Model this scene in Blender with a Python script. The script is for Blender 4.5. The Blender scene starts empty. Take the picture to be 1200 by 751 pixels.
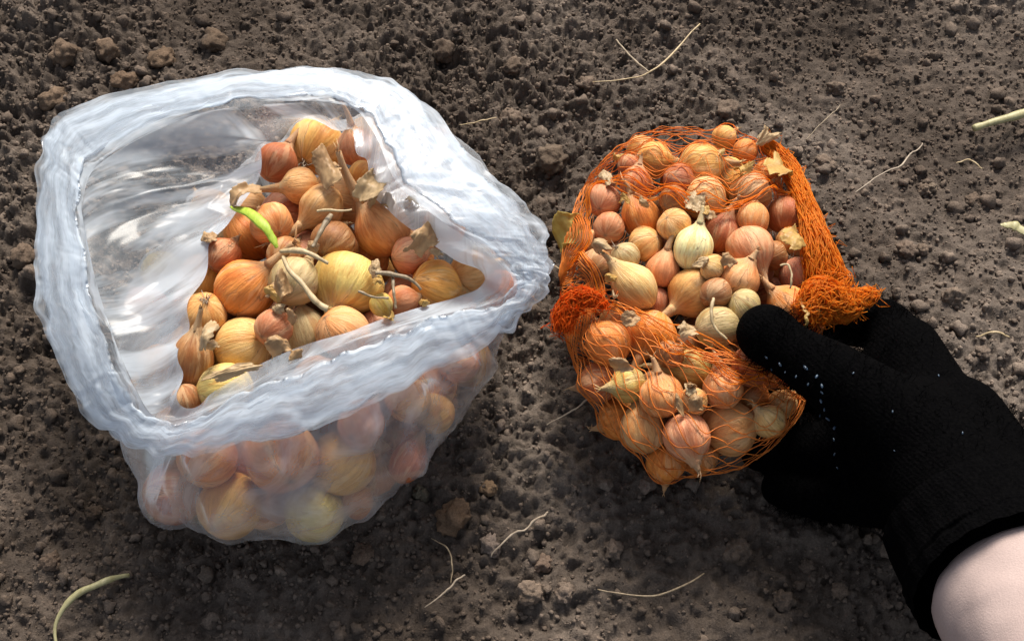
import bpy, bmesh, math, random
import numpy as np
from mathutils import Vector, Matrix

random.seed(11)
rng = np.random.default_rng(11)
S = bpy.context.scene
COL = S.collection
RAD = math.radians

# ------------------------------------------------------------------ camera
PITCH = RAD(58.0)          # below the horizon
DIST = 0.775
HFOV = RAD(45.0)
CAM = np.array([0.0, -DIST * math.cos(PITCH), DIST * math.sin(PITCH)])
FWD = np.array([0.0, math.cos(PITCH), -math.sin(PITCH)])
RGT = np.array([1.0, 0.0, 0.0])
UPV = np.cross(RGT, FWD)
cd = bpy.data.cameras.new('camera')
cd.sensor_width = 36.0
cd.angle = HFOV
cd.clip_start = 0.01
cd.clip_end = 500.0
cam = bpy.data.objects.new('camera', cd)
COL.objects.link(cam)
cam.location = CAM
cam.rotation_euler = (math.pi / 2 - PITCH, 0, 0)
S.camera = cam

# ------------------------------------------------------------------ light
SUN_ELEV, SUN_AZ = RAD(46.0), RAD(-8.0)     # sun stands behind the bags, a little to the right of +Y
world = bpy.data.worlds.new('World')
S.world = world
world.use_nodes = True
wn = world.node_tree.nodes
bg = wn['Background']
sky = wn.new('ShaderNodeTexSky')
sky.sky_type = 'NISHITA'
sky.sun_disc = False
sky.sun_elevation = SUN_ELEV
sky.sun_rotation = -SUN_AZ
sky.dust_density = 3.0
sky.ozone_density = 1.0
hs = wn.new('ShaderNodeHueSaturation')          # thin high cloud: a paler sky
hs.inputs['Saturation'].default_value = .5
world.node_tree.links.new(sky.outputs[0], hs.inputs['Color'])
world.node_tree.links.new(hs.outputs[0], bg.inputs[0])
bg.inputs[1].default_value = 0.08
sl = bpy.data.lights.new('sun', 'SUN')
sl.energy = 3.0
sl.angle = RAD(20)
sl.color = (1.0, 0.93, 0.83)
sun = bpy.data.objects.new('sun', sl)
COL.objects.link(sun)
sd = Vector((-math.sin(SUN_AZ) * math.cos(SUN_ELEV), math.cos(SUN_AZ) * math.cos(SUN_ELEV), math.sin(SUN_ELEV)))
sun.rotation_euler = sd.to_track_quat('Z', 'Y').to_euler()
sun.location = sd * 3

S.view_settings.view_transform = 'Standard'
S.view_settings.look = 'None'
S.view_settings.exposure = 0.98
S.view_settings.gamma = 1.0
S.render.engine = 'CYCLES'
S.cycles.use_denoising = True
S.cycles.max_bounces = 10
S.cycles.transparent_max_bounces = 24
S.cycles.caustics_reflective = False
S.cycles.caustics_refractive = False

# ------------------------------------------------------------------ helpers: picture geometry
FPX = 600.0 / math.tan(HFOV / 2)
def ray(px, py):
    d = FWD * FPX + RGT * (px - 600.0) - UPV * (py - 375.5)
    return d / np.linalg.norm(d)
def at(px, py, z):
    d = ray(px, py)
    return CAM + d * ((z - CAM[2]) / d[2])
def proj(p):
    v = np.asarray(p) - CAM
    w = v @ FWD
    return 600 + FPX * (v @ RGT) / w, 375.5 - FPX * (v @ UPV) / w
def mpp(p):                                   # metres per photo pixel at p
    return float((np.asarray(p) - CAM) @ FWD) / FPX

# ------------------------------------------------------------------ helpers: noise
def _h(ix, iy, iz):
    n = (ix.astype(np.int64) * 374761393 + iy.astype(np.int64) * 668265263 + iz.astype(np.int64) * 2147483647 * 3) & 0xffffffff
    n = ((n ^ (n >> 13)) * 1274126177) & 0xffffffff
    n = (n ^ (n >> 16)) & 0xffffffff
    n = (n * 2246822519) & 0xffffffff
    n = (n ^ (n >> 15)) & 0xffffffff
    return n.astype(np.float64) / 4294967295.0
def noise3(x, y, z):
    x, y, z = np.broadcast_arrays(np.asarray(x, float), np.asarray(y, float), np.asarray(z, float))
    x0, y0, z0 = np.floor(x), np.floor(y), np.floor(z)
    fx, fy, fz = x - x0, y - y0, z - z0
    fx, fy, fz = fx * fx * (3 - 2 * fx), fy * fy * (3 - 2 * fy), fz * fz * (3 - 2 * fz)
    r = 0.0
    for a in (0, 1):
        for b in (0, 1):
            for c in (0, 1):
                w = (fx if a else 1 - fx) * (fy if b else 1 - fy) * (fz if c else 1 - fz)
                r = r + w * _h(x0 + a, y0 + b, z0 + c)
    return r * 2 - 1
def fbm(x, y, z, o=4):
    r, a, f = 0, 1.0, 1.0
    for i in range(o):
        r = r + a * noise3(x * f + 17 * i, y * f - 9 * i, z * f + 5 * i)
        a *= .5; f *= 2.03
    return r
def cells(x, y, seed=0):                      # distance to nearest cell point and the id of that cell
    x0, y0 = np.floor(x), np.floor(y)
    best = np.full(x.shape, 9.0); bid = np.zeros(x.shape)
    for a in (-1, 0, 1):
        for b in (-1, 0, 1):
            cx, cy = x0 + a, y0 + b
            hx = _h(cx, cy, np.full_like(cx, 3 + seed)); hy = _h(cx, cy, np.full_like(cx, 71 + seed))
            d = np.hypot(cx + hx - x, cy + hy - y)
            m = d < best
            best = np.where(m, d, best); bid = np.where(m, hx, bid)
    return best, bid

# ------------------------------------------------------------------ helpers: meshes and objects
class MB:
    def __init__(s):
        s.v, s.f, s.n = [], [], 0
    def add(s, verts, faces):
        verts = np.asarray(verts, float)
        s.v.append(verts)
        s.f.extend([tuple(int(i) + s.n for i in f) for f in faces])
        s.n += len(verts)
    def tube(s, pts, rad, k=5, flat=1.0, twist=0.0, cap=True):
        pts = np.asarray(pts, float); n = len(pts)
        rad = np.broadcast_to(np.asarray(rad, float), (n,))
        tan = np.gradient(pts, axis=0)
        tan /= np.linalg.norm(tan, axis=1)[:, None] + 1e-12
        ref = np.array([0, 0, 1.0]) if abs(tan[0][2]) < .9 else np.array([1.0, 0, 0])
        u = np.cross(tan[0], ref); u /= np.linalg.norm(u)
        vs = []
        for i in range(n):
            u = u - tan[i] * (u @ tan[i]); u /= np.linalg.norm(u) + 1e-12
            w = np.cross(tan[i], u)
            for j in range(k):
                a = 2 * math.pi * j / k + twist * i
                vs.append(pts[i] + rad[i] * (math.cos(a) * u + flat * math.sin(a) * w))
        fs = []
        for i in range(n - 1):
            for j in range(k):
                fs.append((i * k + j, i * k + (j + 1) % k, (i + 1) * k + (j + 1) % k, (i + 1) * k + j))
        if cap:
            fs.append(tuple(range(k))[::-1]); fs.append(tuple((n - 1) * k + j for j in range(k)))
        s.add(vs, fs)
    def mesh(s, name, mat=None, smooth=True):
        me = bpy.data.meshes.new(name)
        me.from_pydata(np.concatenate(s.v).tolist(), [], s.f)
        if mat: me.materials.append(mat)
        me.polygons.foreach_set('use_smooth', [smooth] * len(me.polygons))
        me.update()
        return me
    def build(s, name, mat, parent=None, smooth=True):
        return link(name, s.mesh(name, mat, smooth), parent)
def link(name, data, parent=None):
    o = bpy.data.objects.new(name, data)
    COL.objects.link(o)
    if parent: o.parent = parent
    return o
def fastmesh(name, verts, faces, mat, smooth=True):    # faces: (n,3) or (n,4) int array
    verts = np.asarray(verts, np.float32); faces = np.asarray(faces, np.int32)
    me = bpy.data.meshes.new(name)
    me.vertices.add(len(verts)); me.vertices.foreach_set('co', verts.ravel())
    k = faces.shape[1]
    me.loops.add(faces.size); me.loops.foreach_set('vertex_index', faces.ravel())
    me.polygons.add(len(faces))
    me.polygons.foreach_set('loop_start', np.arange(0, faces.size, k, dtype=np.int32))
    me.polygons.foreach_set('loop_total', np.full(len(faces), k, np.int32))
    me.polygons.foreach_set('use_smooth', np.full(len(faces), smooth))
    me.materials.append(mat)
    me.update(calc_edges=True); me.validate()
    return me
def thing(name, label, cat, loc=(0, 0, 0), group=None):
    o = link(name, None); o.location = loc
    return tag(o, label, cat, group)
def tag(o, label, cat, group=None):
    o['label'] = label; o['category'] = cat
    if group: o['group'] = group
    return o
def gridfaces(nu, nv, wrap_u=False):
    i = np.arange(nu if wrap_u else nu - 1)[:, None]; j = np.arange(nv - 1)[None, :]
    i2 = (i + 1) % nu
    return np.stack([i * nv + j, i2 * nv + j, i2 * nv + j + 1, i * nv + j + 1], -1).reshape(-1, 4)
def spline(P, n, closed=False):
    P = np.asarray(P, float); m = len(P)
    t = np.linspace(0, m if closed else m - 1, n, endpoint=not closed)
    i = np.floor(t).astype(int)
    if not closed: i = np.minimum(i, m - 2)
    f = (t - i)[:, None]
    g = (lambda k: P[k % m]) if closed else (lambda k: P[np.clip(k, 0, m - 1)])
    a, b, c, d = g(i - 1), g(i), g(i + 1), g(i + 2)
    return .5 * (2 * b + (c - a) * f + (2 * a - 5 * b + 4 * c - d) * f ** 2 + (3 * b - a - 3 * c + d) * f ** 3)

# ------------------------------------------------------------------ materials
def newmat(name):
    m = bpy.data.materials.new(name); m.use_nodes = True
    nt = m.node_tree
    return m, nt, nt.nodes, nt.links, nt.nodes['Principled BSDF']
def nd(nt, t, **kw):
    n = nt.nodes.new(t)
    for k, v in kw.items(): setattr(n, k, v)
    return n
def ramp(nt, src, stops):
    r = nd(nt, 'ShaderNodeValToRGB')
    e = r.color_ramp.elements
    while len(e) < len(stops): e.new(.5)
    for q, (p, c) in zip(e, stops):
        q.position = p; q.color = (*c, 1) if len(c) == 3 else c
    nt.links.new(src, r.inputs[0])
    return r.outputs[0]
def noise_tex(nt, vec, scale, detail=4, rough=.55):
    n = nd(nt, 'ShaderNodeTexNoise')
    n.inputs['Scale'].default_value = scale; n.inputs['Detail'].default_value = detail; n.inputs['Roughness'].default_value = rough
    if vec is not None: nt.links.new(vec, n.inputs['Vector'])
    return n.outputs[0]
def mathn(nt, op, a, b=None, c=None, clamp=False):
    n = nd(nt, 'ShaderNodeMath', operation=op); n.use_clamp = clamp
    for i, v in enumerate((a, b, c)):
        if v is None: continue
        if isinstance(v, (int, float)): n.inputs[i].default_value = v
        else: nt.links.new(v, n.inputs[i])
    return n.outputs[0]
def mixc(nt, fac, a, b, blend='MIX'):
    n = nd(nt, 'ShaderNodeMix', data_type='RGBA', blend_type=blend)
    for i, v in ((0, fac), (6, a), (7, b)):
        if isinstance(v, (int, float)): n.inputs[i].default_value = v
        elif isinstance(v, tuple): n.inputs[i].default_value = (*v, 1) if len(v) == 3 else v
        else: nt.links.new(v, n.inputs[i])
    return n.outputs[2]
def bump(nt, h, strength, dist, out):
    b = nd(nt, 'ShaderNodeBump'); b.inputs['Strength'].default_value = strength; b.inputs['Distance'].default_value = dist
    nt.links.new(h, b.inputs['Height']); nt.links.new(b.outputs[0], out)

def soil_mat(name, tint=(1, 1, 1), per_object=False):
    m, nt, N, L, P = newmat(name)
    geo = nd(nt, 'ShaderNodeNewGeometry').outputs['Position']
    n1 = noise_tex(nt, geo, 5.0, 4)
    n2 = noise_tex(nt, geo, 90.0, 5, .65)
    n3 = noise_tex(nt, geo, 900.0, 3, .7)
    big = ramp(nt, n1, [(.34, (.054, .041, .032)), (.5, (.098, .077, .062)), (.66, (.150, .122, .101))])
    fine = ramp(nt, n2, [(.28, (.62, .60, .58)), (.5, (.95, .95, .95)), (.74, (1.40, 1.37, 1.34))])
    grain = ramp(nt, n3, [(.30, (.68, .67, .66)), (.55, (1, 1, 1)), (.78, (1.45, 1.43, 1.40))])
    c = mixc(nt, 1.0, big, fine, 'MULTIPLY'); c = mixc(nt, 1.0, c, grain, 'MULTIPLY')
    c = mixc(nt, 1.0, c, tint, 'MULTIPLY')
    if per_object:
        oi = nd(nt, 'ShaderNodeObjectInfo')
        c = mixc(nt, 1.0, c, oi.outputs['Color'], 'MULTIPLY')
    L.new(c, P.inputs['Base Color'])
    P.inputs['Roughness'].default_value = .95
    P.inputs['Specular IOR Level'].default_value = .15
    h = mathn(nt, 'ADD', n3, mathn(nt, 'MULTIPLY', n2, 2.0))
    bump(nt, h, .8, .0012, P.inputs['Normal'])
    return m
M_SOIL = soil_mat('soil')
M_CRUMB = soil_mat('soil_crumbs', (1.5, 1.46, 1.42))
M_CLOD = soil_mat('soil_clod', (1.45, 1.43, 1.40), True)

def onion_mat(name, dry=False):
    m, nt, N, L, P = newmat(name)
    oi = nd(nt, 'ShaderNodeObjectInfo')
    at_ = nd(nt, 'ShaderNodeAttribute', attribute_name='skinco')
    sep = nd(nt, 'ShaderNodeSeparateXYZ'); L.new(at_.outputs['Vector'], sep.inputs[0])
    off = nd(nt, 'ShaderNodeVectorMath', operation='MULTIPLY_ADD')
    off.inputs[1].default_value = (1, 1, 1)
    L.new(at_.outputs['Vector'], off.inputs[0])
    cmb = nd(nt, 'ShaderNodeCombineXYZ'); r40 = mathn(nt, 'MULTIPLY', oi.outputs['Random'], 40.0)
    L.new(r40, cmb.inputs[0]); L.new(r40, cmb.inputs[2]); L.new(cmb.outputs[0], off.inputs[2])
    st = nd(nt, 'ShaderNodeVectorMath', operation='MULTIPLY'); st.inputs[1].default_value = (6.5, 6.5, 1.4)
    L.new(off.outputs[0], st.inputs[0])
    vein = noise_tex(nt, st.outputs[0], 1.6, 3, .6)
    blot = noise_tex(nt, off.outputs[0], 1.5, 4, .6)
    fine = noise_tex(nt, off.outputs[0], 22.0, 4, .7)
    base = oi.outputs['Color']
    light = mixc(nt, .35, base, (.80, .58, .33))
    dark = mixc(nt, 1.0, base, (.89, .81, .74), 'MULTIPLY')
    c = mixc(nt, ramp(nt, vein, [(.30, (0, 0, 0)), (.55, (1, 1, 1))]), dark, base)
    c = mixc(nt, ramp(nt, blot, [(.535, (0, 0, 0)), (.575, (.8, .8, .8))]), c, light)
    deep = mixc(nt, 1.0, base, (.80, .60, .46), 'MULTIPLY')
    c = mixc(nt, ramp(nt, blot, [(.40, (.75, .75, .75)), (.435, (0, 0, 0))]), c, deep)
    spot = ramp(nt, fine, [(.64, (0, 0, 0)), (.74, (.75, .75, .75))])
    c = mixc(nt, spot, c, (.16, .10, .06))
    vor = nd(nt, 'ShaderNodeTexVoronoi', feature='DISTANCE_TO_EDGE'); vor.inputs['Scale'].default_value = 1.15
    wv = nd(nt, 'ShaderNodeVectorMath', operation='MULTIPLY_ADD'); wv.inputs[1].default_value = (.55, .55, .55)
    nv = nd(nt, 'ShaderNodeTexNoise'); nv.inputs['Scale'].default_value = 3.0; nv.inputs['Detail'].default_value = 4.0
    L.new(off.outputs[0], nv.inputs['Vector']); L.new(nv.outputs['Color'], wv.inputs[0]); L.new(off.outputs[0], wv.inputs[2]); L.new(wv.outputs[0], vor.inputs['Vector'])
    crack = ramp(nt, vor.outputs['Distance'], [(.0, (1, 1, 1)), (.022, (0, 0, 0))])
    crack = mathn(nt, 'MULTIPLY', crack, ramp(nt, blot, [(.48, (0, 0, 0)), (.60, (.7, .7, .7))]))
    c = mixc(nt, crack, c, (.17, .08, .035))
    mott = noise_tex(nt, off.outputs[0], 5.5, 5, .7)
    c = mixc(nt, 1.0, c, ramp(nt, mott, [(.28, (.74, .68, .62)), (.5, (1, 1, 1)), (.74, (1.22, 1.24, 1.25))]), 'MULTIPLY')
    # root end is dirty, neck end is dry and straw coloured
    v = sep.outputs[2]
    root = ramp(nt, mathn(nt, 'ADD', v, mathn(nt, 'MULTIPLY', fine, .12)), [(.07, (.85, .85, .85)), (.20, (0, 0, 0))])
    c = mixc(nt, root, c, (.24, .17, .11))
    top = ramp(nt, mathn(nt, 'ADD', v, mathn(nt, 'MULTIPLY', vein, .3)), [(.86, (0, 0, 0)), (1.06, (.55, .55, .55))])
    c = mixc(nt, top, c, (.50, .34, .18))
    if dry: c = mixc(nt, .35, c, (.42, .29, .17))
    L.new(c, P.inputs['Base Color'])
    rr = ramp(nt, blot, [(.3, (.42, .42, .42)), (.7, (.64, .64, .64))]); L.new(rr, P.inputs['Roughness'])
    P.inputs['Specular IOR Level'].default_value = .34
    P.inputs['Subsurface Weight'].default_value = .12
    P.inputs['Subsurface Radius'].default_value = (.004, .0018, .0008)
    P.inputs['Subsurface Scale'].default_value = 1.0
    h = mathn(nt, 'SUBTRACT', mathn(nt, 'ADD', vein, mathn(nt, 'MULTIPLY_ADD', fine, .3, mathn(nt, 'MULTIPLY', mott, .9))), mathn(nt, 'MULTIPLY', crack, .8))
    bump(nt, h, .55, .0010, P.inputs['Normal'])
    return m
M_ONION = onion_mat('onion_skin')
M_NECK = onion_mat('dry_neck', True)

def papery(name, ca, cb, trans=.35, scale=120):
    m, nt, N, L, P = newmat(name)
    tc = nd(nt, 'ShaderNodeTexCoord').outputs['Object']
    mp = nd(nt, 'ShaderNodeMapping'); mp.inputs['Scale'].default_value = (1, .25, 1); L.new(tc, mp.inputs[0])
    n = noise_tex(nt, mp.outputs[0], scale, 5, .65)
    c = ramp(nt, n, [(.3, ca), (.7, cb)])
    L.new(c, P.inputs['Base Color']); P.inputs['Roughness'].default_value = .5
    bump(nt, n, .5, .0008, P.inputs['Normal'])
    tr = nd(nt, 'ShaderNodeBsdfTranslucent'); L.new(c, tr.inputs[0])
    mx = nd(nt, 'ShaderNodeMixShader'); mx.inputs[0].default_value = trans
    L.new(P.outputs[0], mx.inputs[1]); L.new(tr.outputs[0], mx.inputs[2]); L.new(mx.outputs[0], N['Material Output'].inputs[0])
    return m
M_SKIN = papery('loose_skin', (.36, .20, .09), (.66, .46, .24))
M_SKIN_PALE = papery('loose_skin_pale', (.44, .30, .15), (.70, .53, .31))
M_SKIN_GOLD = papery('loose_skin_gold', (.46, .24, .06), (.68, .50, .16))
M_STALK = papery('dry_stalk', (.34, .24, .12), (.60, .47, .27), .1, 400)
M_STALK_G = papery('pale_green_stalk', (.30, .27, .12), (.48, .44, .24), .1, 300)
M_TWIG = papery('grey_twig', (.15, .105, .06), (.34, .26, .16), .05, 500)
M_ROOT = papery('fine_root', (.26, .20, .14), (.48, .39, .29), .1, 500)
M_SPROUT = papery('green_sprout', (.34, .50, .03), (.60, .74, .10), .3, 500)
M_LEAF = papery('yellowed_leaf', (.46, .28, .05), (.66, .58, .18), .35, 160)

def film_mat(name, base, streak, lo=.44, hi=.56, gloss=.32):
    m, nt, N, L, P = newmat(name)
    N.remove(P)
    fc = nd(nt, 'ShaderNodeAttribute', attribute_name='filmco').outputs['Vector']
    mp = nd(nt, 'ShaderNodeMapping'); mp.inputs['Scale'].default_value = (1, 1, 1); L.new(fc, mp.inputs[0])
    n1 = noise_tex(nt, mp.outputs[0], 1.0, 4, .6)
    geo = nd(nt, 'ShaderNodeNewGeometry').outputs['Position']
    n2 = noise_tex(nt, geo, 240.0, 3, .6)
    lw = nd(nt, 'ShaderNodeLayerWeight'); lw.inputs[0].default_value = .35
    fac = mathn(nt, 'MULTIPLY_ADD', ramp(nt, n1, [(lo, (0, 0, 0)), (hi, (1, 1, 1))]), streak, base)
    fac = mathn(nt, 'MULTIPLY_ADD', lw.outputs['Facing'], .10, fac, clamp=True)
    tr = nd(nt, 'ShaderNodeBsdfTransparent'); tr.inputs[0].default_value = (.97, .975, .985, 1)
    tl = nd(nt, 'ShaderNodeBsdfTranslucent'); tl.inputs[0].default_value = (.82, .90, .98, 1)
    df = nd(nt, 'ShaderNodeBsdfDiffuse'); df.inputs[0].default_value = (.80, .89, .98, 1)
    gl = nd(nt, 'ShaderNodeBsdfGlossy'); gl.inputs['Roughness'].default_value = .24; gl.inputs[0].default_value = (1, 1, 1, 1)
    m1 = nd(nt, 'ShaderNodeMixShader'); m1.inputs[0].default_value = .5
    L.new(tl.outputs[0], m1.inputs[1]); L.new(df.outputs[0], m1.inputs[2])
    m2 = nd(nt, 'ShaderNodeMixShader'); L.new(fac, m2.inputs[0])
    L.new(tr.outputs[0], m2.inputs[1]); L.new(m1.outputs[0], m2.inputs[2])
    fr = nd(nt, 'ShaderNodeFresnel'); fr.inputs[0].default_value = 1.5
    m3 = nd(nt, 'ShaderNodeMixShader'); L.new(mathn(nt, 'MULTIPLY', fr.outputs[0], gloss), m3.inputs[0])
    L.new(m2.outputs[0], m3.inputs[1]); L.new(gl.outputs[0], m3.inputs[2])
    L.new(m3.outputs[0], N['Material Output'].inputs[0])
    b = nd(nt, 'ShaderNodeBump'); b.inputs['Strength'].default_value = .35; b.inputs['Distance'].default_value = .0009
    L.new(mathn(nt, 'ADD', n1, mathn(nt, 'MULTIPLY', n2, .06)), b.inputs['Height'])
    for s in (tl, df, gl): L.new(b.outputs[0], s.inputs['Normal'])
    return m
M_TAUT, M_FLARE, M_RIM = film_mat('taut_film', .15, .42, .40, .68), film_mat('loose_film', .20, .46), film_mat('crumpled_film', .24, .50, .42, .60, .22)

def plain(name, col, rough=.6, trans=0.0, spec=.3, bscale=0, bdist=0, bstr=.6, var=.2):
    m, nt, N, L, P = newmat(name)
    geo = nd(nt, 'ShaderNodeNewGeometry').outputs['Position']
    n = noise_tex(nt, geo, bscale or 200.0, 4, .6)
    c = ramp(nt, n, [(.3, tuple(x * (1 - var) for x in col)), (.7, tuple(min(1, x * (1 + var)) for x in col))])
    L.new(c, P.inputs['Base Color']); P.inputs['Roughness'].default_value = rough; P.inputs['Specular IOR Level'].default_value = spec
    if bdist: bump(nt, n, bstr, bdist, P.inputs['Normal'])
    if trans:
        tr = nd(nt, 'ShaderNodeBsdfTranslucent'); L.new(c, tr.inputs[0])
        mx = nd(nt, 'ShaderNodeMixShader'); mx.inputs[0].default_value = trans
        L.new(P.outputs[0], mx.inputs[1]); L.new(tr.outputs[0], mx.inputs[2]); L.new(mx.outputs[0], N['Material Output'].inputs[0])
    return m
M_NET = plain('orange_net', (1.0, .38, .035), .5, .7)
M_TUFT = plain('orange_tuft', (1.0, .24, .022), .5, .7)
M_NET_DULL = plain('orange_net_thread', (.88, .28, .05), .5, .35)
M_DOT = plain('grip_dot', (.03, .055, .09), .35, 0, .5)
M_SLEEVE = plain('sleeve', (.42, .325, .30), .95, 0, .05, 1100, .0005, .5, .06)

def glove_mat():
    m, nt, N, L, P = newmat('black_knit')
    geo = nd(nt, 'ShaderNodeNewGeometry').outputs['Position']
    w = nd(nt, 'ShaderNodeTexWave', wave_type='BANDS', bands_direction='DIAGONAL')
    w.inputs['Scale'].default_value = 160.0; w.inputs['Distortion'].default_value = 2.0; w.inputs['Detail'].default_value = 2.0
    L.new(geo, w.inputs[0])
    n = noise_tex(nt, geo, 600, 3, .7)
    c = ramp(nt, n, [(.35, (.0006, .0006, .0008)), (.8, (.0028, .0026, .0028))])
    L.new(c, P.inputs['Base Color']); P.inputs['Roughness'].default_value = .95; P.inputs['Specular IOR Level'].default_value = .02
    bump(nt, mathn(nt, 'ADD', mathn(nt, 'MULTIPLY', w.outputs[1], .12), n), .9, .0015, P.inputs['Normal'])
    return m
M_GLOVE = glove_mat()

# ------------------------------------------------------------------ the soil
def axis(lo, hi, step, far):
    core = np.arange(lo, hi + step / 2, step)
    out, s, x = [], step, 0.0
    while x < far:
        s *= 1.22; x += s; out.append(x)
    out = np.array(out)
    return np.concatenate([(lo - out)[::-1], core, hi + out])
def soil_height(X, Y):
    R = np.hypot(X, Y)
    near = np.clip(1.6 - R, 0, 1)
    z = .008 * fbm(X * 6 + 3, Y * 6, 0 * X, 3)
    wx = X + .006 * noise3(X * 40, Y * 40, 0 * X + 4); wy = Y + .006 * noise3(X * 40 + 9, Y * 40, 0 * X + 8)
    rough = np.clip(.8 + 1.0 * noise3(X * 6 + 2.3, Y * 6 + 7.7, 0 * X + 2) + .5 * np.clip(Y * 4, -.6, 1) * np.clip(.3 - X * 2, 0, 1) - .5 * np.clip(-X * 4 - .6, 0, 1) * np.clip(-Y * 6, 0, 1), .5, 1.5)
    zz = 0
    for sc, am, sd_ in ((46, .0070, 0), (105, .0050, 11), (230, .0032, 23)):
        d, i = cells(wx * sc, wy * sc, sd_)
        zz = zz + am * (1 - np.clip(d, 0, 1) ** 1.6) * (.25 + .95 * i)
    z = z + rough * near * zz * .72
    z = z + near * rough * (.0030 * fbm(X * 120, Y * 120, 0 * X + 1, 4) + .0022 * (1 - np.abs(fbm(X * 230, Y * 230, 0 * X + 6, 2)) * 2))
    return z - .010
xs, ys = axis(-.40, .40, .0016, 40.0), axis(-.30, .42, .0016, 40.0)
X, Y = np.meshgrid(xs, ys, indexing='ij')
# hollows pressed into the soil by what lies on it
BAGC, NETC = None, None
def footprint_dip(X, Y):
    d = 0
    for (px, py, rx, ry) in ((370, 470, .095, .105), (790, 430, .075, .085)):
        c = at(px, py, 0)
        q = np.hypot((X - c[0]) / rx, (Y - c[1]) / ry)
        d = d + np.clip(1.25 - q, 0, .5) * 2
    return np.clip(d, 0, 1)
Z = soil_height(X, Y)
DIP = footprint_dip(X, Y)
Z = Z * (1 - DIP) + (np.minimum(Z, -.002) - .001) * DIP
def ground_z(x, y):
    i = np.clip(np.searchsorted(xs, x), 0, len(xs) - 1); j = np.clip(np.searchsorted(ys, y), 0, len(ys) - 1)
    return Z[i, j]
soil = link('soil', fastmesh('soil', np.stack([X, Y, Z], -1).reshape(-1, 3), gridfaces(len(xs), len(ys)), M_SOIL))
soil['kind'] = 'structure'; soil['label'] = 'loose dry grey brown garden soil'

def ico(sub):
    b = bmesh.new(); bmesh.ops.create_icosphere(b, subdivisions=sub, radius=1.0)
    v = np.array([x.co[:] for x in b.verts]); f = np.array([[q.index for q in p.verts] for p in b.faces]); b.free()
    return v, f
def lumpy(sub, seed, amp=.28, fr=1.6):
    v, f = ico(sub)
    n = fbm(v[:, 0] * fr + seed * 7.3, v[:, 1] * fr, v[:, 2] * fr + seed, 3)
    v = v * (1 + amp * n)[:, None] * np.array([1, .85 + .3 * rng.random(), .72 + .2 * rng.random()])
    return v, f
def crumbs(n, rmin, rmax, sub, power, seed, lo=(-.40, -.30), hi=(.40, .42)):
    var = [lumpy(sub, seed + k, .48, 1.9) for k in range(7)]
    V, F, base = [], [], 0
    x = rng.uniform(lo[0], hi[0], n); y = rng.uniform(lo[1], hi[1], n)
    dens = .5 + .5 * noise3(x * 9, y * 9, 0 * x + 6) + .25 * (y > .1)
    keep = rng.random(n) < np.clip(dens + .25, .15, 1)
    x, y = x[keep], y[keep]; n = len(x)
    r = rmin * (rmax / rmin) ** (rng.random(n) ** power)
    z = ground_z(x, y)
    for k in range(n):
        v, f = var[k % 7]
        q = Matrix.Rotation(rng.uniform(0, 6.28), 3, Vector(rng.normal(size=3)).normalized())
        V.append(v @ np.array(q).T * r[k] + np.array([x[k], y[k], z[k] + .25 * r[k]]))
        F.append(f + base); base += len(v)
    return np.concatenate(V), np.concatenate(F)
v, f = crumbs(60000, .0004, .0019, 1, 1.6, 3)
o = link('soil_crumbs', fastmesh('soil_crumbs', v, f, M_CRUMB)); o['kind'] = 'stuff'; o['label'] = 'fine crumbs of dry soil all over the bed'
v, f = crumbs(1700, .002, .0054, 2, 2.4, 30)
o = link('soil_lumps', fastmesh('soil_lumps', v, f, M_CRUMB)); o['kind'] = 'stuff'; o['label'] = 'small rounded lumps of soil strewn over the bed'

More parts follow.
